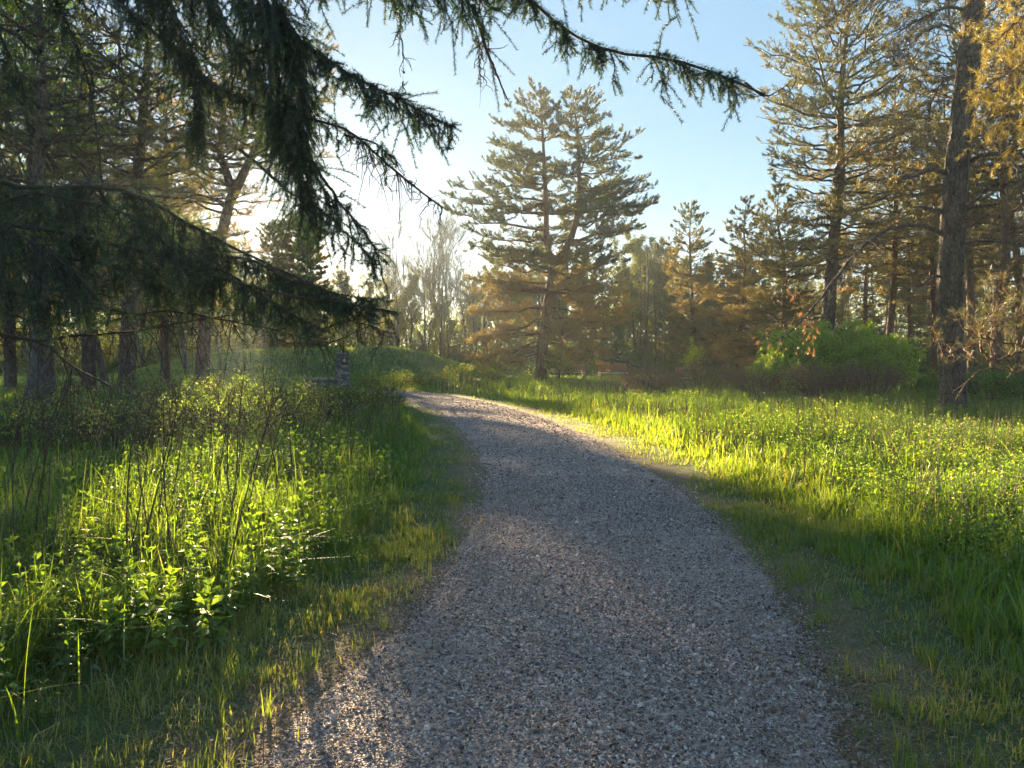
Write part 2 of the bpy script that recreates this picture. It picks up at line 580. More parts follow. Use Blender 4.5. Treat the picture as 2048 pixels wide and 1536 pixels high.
# ---------------------------------------------------------------- grass
def blades(mb, x, y, z, h, w, tint, lean=0.35, segs=3):
    n = len(x)
    az = U(0, 2 * math.pi, n)
    ln = np.abs(RNG.normal(0, lean, n)) + 0.05
    d = np.stack([np.cos(az), np.sin(az)], -1)
    fa = az + math.pi / 2 + RNG.normal(0, 0.5, n)
    sd = np.stack([np.cos(fa), np.sin(fa), np.zeros(n)], -1)
    ts = np.linspace(0, 1, segs + 1)
    rows = []
    for t in ts:
        off = ln * t ** 2
        zz = h * t * (1 - 0.35 * np.minimum(ln, 1.2) * t)
        c = np.stack([x + d[:, 0] * off * h, y + d[:, 1] * off * h, z + zz], -1)
        if t < 1:
            ww = w * (1 - 0.75 * t ** 1.5) * 0.5
            rows += [c - sd * ww[:, None], c + sd * ww[:, None]]
        else:
            rows.append(c)
    k = 2 * segs + 1
    V = np.stack(rows, 1)
    b = (np.arange(n) * k)[:, None]
    qs = [[2 * i, 2 * i + 1, 2 * i + 3, 2 * i + 2] for i in range(segs - 1)]
    q = np.concatenate([b + np.array([a]) for a in qs]) if qs else None
    t3 = b + np.array([[2 * segs - 2, 2 * segs - 1, 2 * segs]])
    mb.add(V.reshape(-1, 3), tris=t3, quads=q, tint=np.repeat(tint, k))


def side_of(x, y):
    """+1 right of the path, -1 left"""
    o = np.argsort(CL[:, 1])
    return np.where(x > np.interp(y, CL[o, 1], CL[o, 0]), 1, -1)


VERGE = 0.8


def tall_field():
    g = MB()
    for n, y0, y1, pw, wk in ((330000, 1.5, 9, 1.0, 1.0), (210000, 9, 26, 1.6, 1.0), (120000, 26, 66, 2.0, 1.0)):
        x, y = scatter(n, y0, y1, pw)
        pd = path_dist(x, y)
        edge = VERGE + np.where(side_of(x, y) > 0, 0.3, 0.75) * sstep(5.5, 2.8, y) + 0.35 * (vnoise(x, y, 0.9, 21) - 0.5) + 0.25 * (vnoise(x, y, 0.35, 22) - 0.5)
        clump = vnoise(x, y, 0.28, 23)
        big = vnoise(x, y, 2.6, 24)
        sd = side_of(x, y)
        p = sstep(-0.10, 0.15, pd - edge) * (0.25 + 0.95 * sstep(0.25, 0.7, clump))
        # bare brown bits far in the left corner and in the wood
        k = RNG.random(n) < p
        mound = (y > 40) & (H(x, y, pd) > 0.35)
        k &= ~(mound & (RNG.random(n) < 0.2))
        x, y, pd, clump, big, sd, mound = [a[k] for a in (x, y, pd, clump, big, sd, mound)]
        z = H(x, y, pd)
        ramp_in = sstep(0.0, 0.9, pd - VERGE + 0.25)
        h = (0.10 + 0.24 * ramp_in * (0.55 + 0.9 * clump) * (0.7 + 0.6 * big)) * np.exp(RNG.normal(0, 0.25, len(x)))
        h = np.where(mound, 0.09, h) * (1 - 0.4 * sstep(28, 40, y))
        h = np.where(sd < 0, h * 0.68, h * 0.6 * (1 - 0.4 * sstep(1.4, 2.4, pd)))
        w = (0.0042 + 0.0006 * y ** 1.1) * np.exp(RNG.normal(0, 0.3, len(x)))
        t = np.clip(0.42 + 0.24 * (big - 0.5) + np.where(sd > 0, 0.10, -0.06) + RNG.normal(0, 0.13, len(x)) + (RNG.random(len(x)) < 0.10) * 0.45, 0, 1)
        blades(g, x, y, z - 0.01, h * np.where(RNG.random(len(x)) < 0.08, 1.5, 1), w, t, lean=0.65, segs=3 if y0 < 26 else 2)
    # long arching blades close to the camera on the left
    x, y = scatter(3000, 1.6, 9, 1.0)
    pd = path_dist(x, y)
    k = (pd > 0.95) & (vnoise(x, y, 0.5, 31) > 0.45)
    x, y, pd = x[k], y[k], pd[k]
    blades(g, x, y, H(x, y, pd) - 0.01, U(0.35, 0.62, len(x)), U(0.006, 0.011, len(x)), np.clip(RNG.normal(0.5, 0.15, len(x)), 0, 1), lean=0.75, segs=6)
    return g


tag(tall_field().build('meadow_grass', M['grass']), 'tall green meadow grass on both sides of the path', kind='stuff')


def verge_turf():
    g = MB()
    for n, y0, y1, pw in ((420000, 1.4, 8, 1.0), (120000, 8, 24, 1.5), (30000, 24, 40, 2.0)):
        x, y = scatter(n, y0, y1, pw)
        pd = path_dist(x, y)
        patch = 0.6 * vnoise(x, y, 0.55, 41) + 0.4 * vnoise(x, y, 0.16, 42)
        p = np.where(pd < 0.02, 0.015 * (pd > -0.25), sstep(-0.05, 0.55, pd) * (0.15 + 1.0 * sstep(0.35, 0.62, patch))) * (pd < 2.2)
        # the near corners are worn down to needles
        p = p * (0.34 + 0.66 * sstep(2.8, 6.0, y))
        k = RNG.random(n) < p
        x, y, pd, patch = [a[k] for a in (x, y, pd, patch)]
        h = (0.022 + 0.05 * patch + 0.03 * sstep(0.4, 1.0, pd)) * np.exp(RNG.normal(0, 0.35, len(x)))
        w = (0.0028 + 0.0009 * y) * np.exp(RNG.normal(0, 0.2, len(x)))
        t = np.clip(0.5 + 0.14 * sstep(7, 3, y) + RNG.normal(0, 0.17, len(x)) + 0.3 * (0.55 - patch) + (RNG.random(len(x)) < 0.12) * 0.4, 0, 1)
        blades(g, x, y, H(x, y, pd) - 0.004, h, w, t, lean=0.6, segs=2)
    # upright tufts scattered in the worn strip
    cx_, cy_ = scatter(1500, 1.5, 9, 1.0)
    pdc = path_dist(cx_, cy_)
    k = (pdc > 0.08) & (pdc < 1.7)
    cx_, cy_ = cx_[k], cy_[k]
    m = 16
    x = np.repeat(cx_, m) + RNG.normal(0, 0.028, len(cx_) * m)
    y = np.repeat(cy_, m) + RNG.normal(0, 0.028, len(cx_) * m)
    blades(g, x, y, H(x, y) - 0.004, np.repeat(U(0.07, 0.17, len(cx_)), m) * U(0.6, 1.1, len(x)), U(0.003, 0.006, len(x)), np.clip(RNG.normal(0.4, 0.12, len(x)), 0, 1), lean=0.3, segs=3)
    return g


tag(verge_turf().build('verge_turf', M['turf']), 'short worn grass of the verge beside the path', kind='stuff')


# ---------------------------------------------------------------- leaves
def leaves(mb, P, D, ln, wd, tint, droop=0.3, curl=0.25):
    """lance-shaped leaves: base P, direction D, six vertices folded along the midrib"""
    n = len(P)
    D = nrm(D)
    up = np.array([0, 0, 1.0])
    S = nrm(np.cross(D, up + RNG.normal(0, 0.35, (n, 3))))
    Nv = nrm(np.cross(S, D))
    ln, wd = np.broadcast_to(ln, n)[:, None], np.broadcast_to(wd, n)[:, None]
    mid = P + D * ln * 0.45 + Nv * ln * 0.05
    tip = P + D * ln - up * ln * droop
    fold = Nv * wd * curl
    V = np.stack([P, mid - S * wd * 0.5 + fold, mid, mid + S * wd * 0.5 + fold, tip], 1)
    b = (np.arange(n) * 5)[:, None]
    t = np.concatenate([b + np.array([a]) for a in ([0, 2, 1], [0, 3, 2], [1, 2, 4], [2, 3, 4])])
    mb.add(V.reshape(-1, 3), tris=t, tint=np.repeat(tint, 5))


def weeds(mb, x, y, z, h, nleaf, leaf, tint, stem=True):
    n = len(x)
    az = U(0, 2 * math.pi, n)
    ln = U(0.02, 0.22, n)
    top = np.stack([x + np.cos(az) * ln * h, y + np.sin(az) * ln * h, z + h], -1)
    bot = np.stack([x, y, z], -1)
    t = np.tile(np.linspace(0.25, 1, nleaf), (n, 1)) + RNG.normal(0, 0.03, (n, nleaf))
    P = bot[:, None] + (top - bot)[:, None] * t[..., None]
    a = U(0, 6.28, (n, 1)) + np.arange(nleaf) * 2.4 + RNG.normal(0, 0.3, (n, nleaf))
    el = 0.15 + 0.75 * np.clip(t, 0, 1) ** 3 + RNG.normal(0, 0.2, (n, nleaf))
    D = np.stack([np.cos(a) * np.cos(el), np.sin(a) * np.cos(el), np.sin(el)], -1)
    L = (leaf[:, None] * (1.05 - 0.45 * np.clip(t, 0, 1) ** 2)) * np.exp(RNG.normal(0, 0.2, (n, nleaf)))
    tt = np.clip(np.repeat(tint, nleaf) + 0.18 * (t.ravel() - 0.5) + RNG.normal(0, 0.07, n * nleaf), 0, 1)
    br = np.repeat(RNG.choice([0.2, 0.3, 0.62], n), nleaf)
    L = L * np.where(br.reshape(L.shape) > 0.5, 0.7, 1)
    leaves(mb, P.reshape(-1, 3), D.reshape(-1, 3), L.ravel(), L.ravel() * br * U(0.85, 1.2, L.size), tt)
    if stem:
        K = np.stack([bot, (bot + top) / 2, top], 1)
        r = (0.0018 + 0.00025 * y)[:, None] * np.array([1, 0.8, 0.4])
        tubes(K, r, 3, np.clip(tint - 0.15, 0, 1), mb)


def weed_field():
    g = MB()
    for n, y0, y1, pw, nl in ((30000, 2.2, 9, 1.0, 9), (60000, 9, 24, 1.3, 8), (22000, 24, 50, 1.6, 6)):
        x, y = scatter(n, y0, y1, pw)
        pd = path_dist(x, y)
        sd = side_of(x, y)
        patch = vnoise(x, y, 1.5, 51) * 0.6 + vnoise(x, y, 0.5, 52) * 0.4
        p = np.where(sd > 0, sstep(1.1, 2.0, pd), 0.9 * sstep(0.9, 1.8, pd)) * sstep(0.25, 0.5, patch)
        k = (RNG.random(n) < p) & ~((y > 40) & (x < 0))
        x, y, pd, sd, patch = [a[k] for a in (x, y, pd, sd, patch)]
        z = H(x, y, pd)
        h = U(0.12, 0.38, len(x)) * (0.45 + 1.1 * vnoise(x, y, 0.8, 53)) * np.where(RNG.random(len(x)) < 0.05, 1.5, 1)
        lf = U(0.05, 0.085, len(x)) * np.maximum(1, y / 16) ** 0.6
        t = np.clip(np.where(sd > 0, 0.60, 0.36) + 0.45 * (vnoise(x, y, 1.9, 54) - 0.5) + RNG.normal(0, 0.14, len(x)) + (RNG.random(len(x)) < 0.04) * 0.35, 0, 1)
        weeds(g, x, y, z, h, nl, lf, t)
    return g


tag(weed_field().build('meadow_weeds', M['weed']), 'low leafy weeds growing through the meadow', kind='stuff')


# dry pinkish stems among the green on the right
def dry_stems():
    g = MB()
    x, y = scatter(18000, 4, 34, 1.3)
    pd = path_dist(x, y)
    patch = vnoise(x, y, 2.0, 61)
    k = (pd > 1.2) & (patch > 0.48) & ~((y > 36) & (x < -2))
    x, y, pd = x[k], y[k], pd[k]
    n = len(x)
    z = H(x, y, pd)
    h = U(0.2, 0.6, n)
    az = U(0, 6.28, n)
    ln = np.abs(RNG.normal(0, 0.25, n))
    s = np.linspace(0, 1, 4)
    P = np.stack([x[:, None] + np.cos(az)[:, None] * (ln * h)[:, None] * s ** 1.5, y[:, None] + np.sin(az)[:, None] * (ln * h)[:, None] * s ** 1.5, z[:, None] + h[:, None] * s], -1)
    tubes(P, (0.0018 + 0.00036 * y)[:, None] * np.array([1, .9, .7, .3]), 3, np.clip(RNG.normal(0.7, 0.2, n), 0, 1), g)
    return g


tag(dry_stems().build('dry_stems', M['stalk']), 'thin dry stems left from last year in the meadow', kind='stuff')


# ---------------------------------------------------------------- needles
def needle_tris(mb, P, D, ln, wd, tint):
    n = len(P)
    S = nrm(np.cross(D, RNG.normal(size=(n, 3))))
    ln, wd = np.broadcast_to(ln, n)[:, None], np.broadcast_to(wd, n)[:, None]
    V = np.stack([P - S * wd * 0.5, P + S * wd * 0.5, P + D * ln], 1)
    mb.add(V.reshape(-1, 3), tris=np.arange(n * 3).reshape(-1, 3), tint=np.repeat(tint, 3))


def tufts(mb, P, D, nn, ln, wd, spread, tint):
    n = len(P)
    Pd = np.repeat(P, nn, 0)
    d = nrm(np.repeat(D, nn, 0) + spread * RNG.normal(size=(n * nn, 3)))
    L = np.repeat(np.broadcast_to(ln, n), nn) * U(0.65, 1.1, n * nn)
    Pd = Pd - np.repeat(D, nn, 0) * L[:, None] * U(0, 0.9, n * nn)[:, None]
    needle_tris(mb, Pd, d, L, wd, np.repeat(tint, nn))


def pine(leaders, seed, gap, nper, lenf, slope, curve, nn=7, nl=0.14, nw=0.012, tintf=None, dens=1.0, bare=0.0, azf=None, minz=1.5, spread=0.75):
    """leaders: list of (P,R); returns meshes of trunk, limbs and needles (local coordinates, base at origin)"""
    global RNG
    keep, RNG = RNG, np.random.default_rng(seed)
    tr, lb, nd = MB(), MB(), MB()
    for P, R, sides in leaders:
        tubes(P, R, sides, 0.5, tr, rough=0.03)
    S, A, Ln, Z, R1 = [], [], [], [], []
    for li, (P, R, sides) in enumerate(leaders):
        zz = P[:, 2]
        z = max(minz, zz[0] + 0.4)
        while z < zz[-1] - 0.15:
            a0 = U(0, 6.28)
            k = nper if RNG.random() < 0.7 else nper + RNG.integers(-1, 2)
            for j in range(k):
                a = a0 + j * 6.283 / k + RNG.normal(0, 0.25)
                if azf is not None and not azf(li, a, z):
                    continue
                zj = min(z + RNG.normal(0, 0.08), zz[-1] - 0.1)
                c = np.array([np.interp(zj, zz, P[:, i]) for i in range(3)])
                L = lenf(zj, a, li) * U(0.7, 1.12)
                if L < 0.12:
                    continue
                S.append(c); A.append(a); Ln.append(L); Z.append(zj); R1.append(min(0.55 * np.interp(zj, zz, R), 0.012 + 0.014 * L))
            z += gap * U(0.7, 1.3)
    S, A, Ln, Z, R1 = map(np.array, (S, A, Ln, Z, R1))
    n = len(S)
    K = 9
    s = np.linspace(0, 1, K)
    e0 = slope(Z) + RNG.normal(0, 0.10, n)
    cv = curve(Z) + RNG.normal(0, 0.08, n)
    bend = RNG.normal(0, 0.22, n)
    dh = np.stack([np.cos(A), np.sin(A)], -1)
    dp = np.stack([-np.sin(A), np.cos(A)], -1)
    hz = np.sqrt(1 / (1 + e0 ** 2))
    P1 = np.zeros((n, K, 3))
    P1[:, :, :2] = S[:, None, :2] + (Ln * hz)[:, None, None] * (dh[:, None] * s[None, :, None] + dp[:, None] * (bend[:, None] * s ** 2)[..., None])
    P1[:, :, 2] = S[:, None, 2] + Ln[:, None] * (e0[:, None] * s * hz[:, None] + cv[:, None] * s ** 2)
    P1[:, 1:] += RNG.normal(0, 1, (n, K - 1, 3)) * (0.018 * Ln)[:, None, None]
    tubes(P1, R1[:, None] * (1 - 0.88 * s), 5, 0.4, lb)
    # side shoots
    n2 = np.maximum(3, (Ln * 7.0 * dens).astype(int))
    i2 = np.repeat(np.arange(n), n2)
    t2 = U(0.22, 0.99, len(i2))
    p, tg = along(P1, i2, t2)
    sg = np.where(RNG.random(len(i2)) < 0.5, 1, -1)
    an = sg * U(0.5, 1.15, len(i2))
    d2 = np.stack([tg[:, 0] * np.cos(an) - tg[:, 1] * np.sin(an), tg[:, 0] * np.sin(an) + tg[:, 1] * np.cos(an), tg[:, 2] * 0.6 + RNG.normal(0.12, 0.22, len(i2))], -1)
    d2 = nrm(d2)
    L2 = np.clip(0.42 * Ln[i2] * (1.05 - 0.8 * t2), 0.10, 1.5) * U(0.6, 1.2, len(i2))
    s2 = np.linspace(0, 1, 5)
    P2 = p[:, None] + d2[:, None] * (L2[:, None] * s2)[..., None]
    P2[:, :, 2] += (L2 * U(0.0, 0.3, len(i2)))[:, None] * s2 ** 2
    tubes(P2, (0.003 + 0.008 * L2)[:, None] * (1 - 0.75 * s2), 3, 0.45, lb)
    n3 = np.maximum(1, (L2 * 7.0 * dens).astype(int))
    i3 = np.repeat(np.arange(len(i2)), n3)
    t3 = U(0.2, 0.98, len(i3))
    p3, tg3 = along(P2, i3, t3)
    an = np.where(RNG.random(len(i3)) < 0.5, 1, -1) * U(0.4, 1.1, len(i3))
    d3 = nrm(np.stack([tg3[:, 0] * np.cos(an) - tg3[:, 1] * np.sin(an), tg3[:, 0] * np.sin(an) + tg3[:, 1] * np.cos(an), tg3[:, 2] + RNG.normal(0.15, 0.25, len(i3))], -1))
    L3 = U(0.10, 0.30, len(i3)) * np.clip(L2[i3] * 2, 0.5, 1.2)
    P3 = p3[:, None] + d3[:, None] * (L3[:, None] * np.linspace(0, 1, 3))[..., None]
    tubes(P3, 0.004 * np.array([[1, .8, .4]]), 3, 0.5, lb)
    # needle tufts at the tips of side shoots and twigs, and along the twigs
    tp, td, tz = [], [], []
    for PP, ts in ((P2, (0.55, 0.8, 1.0)), (P3, (0.45, 0.75, 1.0))):
        ii = np.arange(len(PP))
        for t in ts:
            a, b = along(PP, ii, np.full(len(ii), t))
            tp.append(a); td.append(b)
    a, b = along(P1, np.arange(n), np.full(n, 0.999))
    tp.append(a); td.append(b)
    tp, td = np.concatenate(tp), np.concatenate(td)
    if bare > 0:
        k = RNG.random(len(tp)) > bare
        tp, td = tp[k], td[k]
    td = nrm(td + np.array([0, 0, 0.35]))
    tint = tintf(tp) if tintf is not None else np.full(len(tp), 0.35)
    tint = np.clip(tint + RNG.normal(0, 0.09, len(tp)), 0, 1)
    nn = int(nn * 1.7)
    nw = nw * 1.35
    tufts(nd, tp, td, nn, nl * U(0.75, 1.2, len(tp)), nw, spread, tint)
    RNG = keep
    return tr, lb, nd, len(tp)


def trunk_line(pts, K):
    return resample(np.array(pts, float), K)


def put_pine(name, loc, parts, bark, label, cat='pine tree', group=None, needle='needle', rz=0.0, s=1.0):
    root = empty(name, loc, rz, s)
    tag(root, label, cat, group)
    tr, lb, nd = parts
    tr.build('trunk', M[bark], root, smooth=True)
    lb.build('branches', M[bark], root)
    nd.build('needles', M[needle], root)
    return root


# ---- the forked pine in the middle of the view
def forked_pine():
    D = 44.0
    base = at(1080, 762, D)
    base[2] = 0
    q_ = lambda px, py, dy=0: at(px, py, D + dy) - base
    low = trunk_line([(0, 0, -0.15), q_(1086, 690), q_(1097, 600), q_(1108, 528)], 30)
    zf = low[-1]
    left = trunk_line([zf, q_(1094, 490), q_(1092, 420), q_(1088, 320, 0.3), q_(1080, 172, 0.3)], 40)
    right = trunk_line([zf, q_(1130, 500, -0.4), q_(1150, 450, -0.6), q_(1158, 380, -0.7), q_(1156, 280, -0.7), q_(1146, 192, -0.7)], 40)
    tl = np.linspace(0, 1, 40)
    lead = [(low, np.interp(np.linspace(0, 1, 30), [0, 0.08, 1], [0.42, 0.34, 0.26]), 14), (left, 0.19 * (1 - tl) ** 0.8 + 0.012, 10), (right, 0.20 * (1 - tl) ** 0.8 + 0.012, 10)]
    top = left[-1][2]
    zs = np.array([0.0, 1.6, 2.3, 3.4, 4.6, 6.2, 7.2, 8.3, 9.6, 11.2, 13.0, 15.0, 16.2, top])
    Rs = np.array([0.0, 4.0, 4.9, 5.4, 5.0, 4.9, 5.3, 6.4, 5.7, 4.9, 3.7, 2.6, 1.5, 0.4])

    def lenf(z, a, li):
        r = np.interp(z, zs, Rs)
        if li == 1:
            r *= 0.84 + 0.22 * (-math.cos(a))
        if li == 2:
            r *= 0.80 + 0.12 * math.cos(a)
        return r

    def azf(li, a, z):
        if math.sin(a) < -0.6 and z < 14 and RNG.random() < 0.7:
            return False
        if li == 1:
            return math.cos(a) < 0.55 or z > 14
        if li == 2:
            return math.cos(a) > -0.55 or z > 14
        return True

    def tintf(p):
        brown = 1 - sstep(3.8, 8.6, p[:, 2] + 1.2 * (vnoise(p[:, 0], p[:, 1], 1.2, 5) - 0.5) * 2)  # warm low sunlight put into the tint of the lower needles
        inner = sstep(4.5, 1.0, np.hypot(p[:, 0] - 0.5, p[:, 1])) * 0.12
        return 0.24 + 0.42 * brown + inner
    tr, lb, nd, k = pine(lead, 5, 0.70, 7, lenf, lambda z: np.interp(z, [1, 3, 7, 11, 14, 16], [-0.16, -0.10, 0.0, 0.08, 0.2, 0.55]),
                         lambda z: np.interp(z, [1, 5, 10, 15], [-0.02, 0.02, 0.06, 0.14]), nn=7, nl=0.17, nw=0.017, tintf=tintf, azf=azf, dens=0.86, minz=1.7, bare=0.05)
    print('forked pine tufts', k)
    put_pine('forked_pine', base, (tr, lb, nd), 'redbark', 'tall forked pine with lower needles tinted brown for warm sunlight, standing alone beyond the bend')


forked_pine()


def straight_pine(seed, h, r0, rad, lo, lean=(0, 0), gap=0.6, nper=5, brown=0.5, nl=0.16, nw=0.016, dens=0.8, nn=6, bare=0.0, kink=0.12, tip=0.9, crown=None, minz=None):
    r = np.random.default_rng(seed)
    m = 7
    pts = np.zeros((m, 3))
    pts[:, 2] = np.linspace(-0.15, h, m)
    pts[:, 0] = np.linspace(0, lean[0], m) + np.concatenate([[0, 0], np.cumsum(r.normal(0, kink, m - 2))])
    pts[:, 1] = np.linspace(0, lean[1], m) + np.concatenate([[0, 0], np.cumsum(r.normal(0, kink, m - 2))])
    P = trunk_line(pts, 46)
    t = np.linspace(0, 1, 46)
    R = r0 * (np.interp(t, [0, 0.03, 1], [1.25, 1, 0.06]))
    crown = crown or ([0, lo * 0.9, lo, 0.45, 0.7, 0.9, 1.0], [0.5, 0.55, 0.8, 1.0, 0.75, 0.4, 0.05])

    def lenf(z, a, li):
        return rad * np.interp(z / h, crown[0], crown[1])

    def tintf(p):
        b = vnoise(p[:, 0] + seed * 7, p[:, 2], 1.6, seed) * 0.6 + (1 - p[:, 2] / h) * 0.5  # needle browning, with warm sunlight put into the colour, stronger low down
        return 0.22 + brown * b
    return pine([(P, R, 12)], seed, gap, nper, lenf, lambda z: np.interp(z / h, [0, 0.3, 0.7, 1], [-0.2, -0.05, 0.2, tip]),
                lambda z: np.interp(z / h, [0, 0.5, 1], [0.0, 0.12, 0.2]), nn=nn, nl=nl, nw=nw, tintf=tintf, dens=dens, bare=bare, minz=minz if minz is not None else lo * h)[:3]


def spot(px, depth):
    p = at(px, 712, depth)
    return np.array([p[0], depth, Hs(p[0], depth)])


# ---- pines on the right
put_pine('tall_pine', spot(1652, 33), straight_pine(21, 19.5, 0.34, 4.6, 0.30, lean=(0.5, 0.0), gap=0.55, brown=0.45, dens=0.62, bare=0.12, nper=5, kink=0.1, minz=5.5,
         crown=([0, 0.3, 0.42, 0.6, 0.75, 0.9, 1], [0.4, 0.6, 0.85, 1.0, 0.85, 0.6, 0.2])), 'pinebark', 'tallest pine behind the bright green shrub, broad crown reaching the top of the photo')
put_pine('small_pine', spot(1388, 52), straight_pine(22, 12.4, 0.20, 2.7, 0.2, gap=0.55, brown=0.55, nl=0.17, nw=0.02, kink=0.08, minz=2.0,
         crown=([0, 0.15, 0.35, 0.6, 0.85, 1], [1.1, 1.25, 0.9, 0.85, 0.5, 0.08])), 'redbark', 'slender pine with open rounded top between the forked pine and the tall pine')
put_pine('bushy_pine', spot(1560, 36), straight_pine(23, 9.6, 0.2, 3.6, 0.1, gap=0.45, brown=0.6, dens=0.75, minz=1.6,
         crown=([0, 0.2, 0.5, 0.75, 1], [0.9, 1.0, 0.95, 0.6, 0.1])), 'redbark', 'bushy golden brown pine left of the tall pine trunk')
put_pine('bushy_pine', spot(1478, 46), straight_pine(27, 11.2, 0.2, 3.0, 0.1, gap=0.55, brown=0.55, dens=0.8, minz=1.6, nw=0.02,
         crown=([0, 0.2, 0.5, 0.75, 1], [0.9, 1.0, 0.9, 0.6, 0.1])), 'redbark', 'grey green pine squeezed between the slender pine and the golden brown pine')
put_pine('red_trunk_pine', spot(1778, 34), straight_pine(24, 14.5, 0.19, 3.6, 0.38, gap=0.5, brown=0.5, minz=5.2, dens=0.6, bare=0.25), 'redbark', 'pine with reddish trunk rising behind the right end of the green shrub')
put_pine('red_trunk_pine', spot(1948, 27), straight_pine(25, 17, 0.17, 3.4, 0.35, lean=(-0.4, 0.6), gap=0.5, brown=0.55, minz=5.5, dens=0.6, bare=0.25), 'redbark', 'slim orange barked pine just behind the big dark trunk')
put_pine('red_trunk_pine', spot(2040, 30), straight_pine(26, 16, 0.2, 3.8, 0.3, gap=0.5, brown=0.5, minz=5, dens=0.6, bare=0.25), 'redbark', 'pine at the right edge of the photo behind the twisted branches')
for i, (px, d) in enumerate(((1866, 36), (1876, 33), (1996, 25), (1730, 44), (1905, 48), (1820, 52), (1985, 50), (2090, 42))):
    put_pine('wood_pine', spot(px, d), straight_pine(40 + i, 13 + 1.3 * (i % 4), 0.15 + 0.02 * (i % 3), 3.2, 0.35, gap=0.7, brown=0.45, minz=3.0 + 0.5 * (i % 3), nn=5, nw=0.022, bare=0.35, dens=0.55, kink=0.16), 'redbark',
             ['thin upright trunk directly left of the big dark pine', 'slightly leaning thin trunk beside the foot of the big dark pine', 'reddish trunk right of the big dark pine behind the twisted branch',
              'pine in the shade behind the green shrub', 'pine deep in the wood behind the big dark pine', 'pine deep in the wood behind the red trunk', 'pine deep in the wood right of the big dark pine', 'outermost pine at the right edge of the wood'][i], group='pines of the right hand wood')


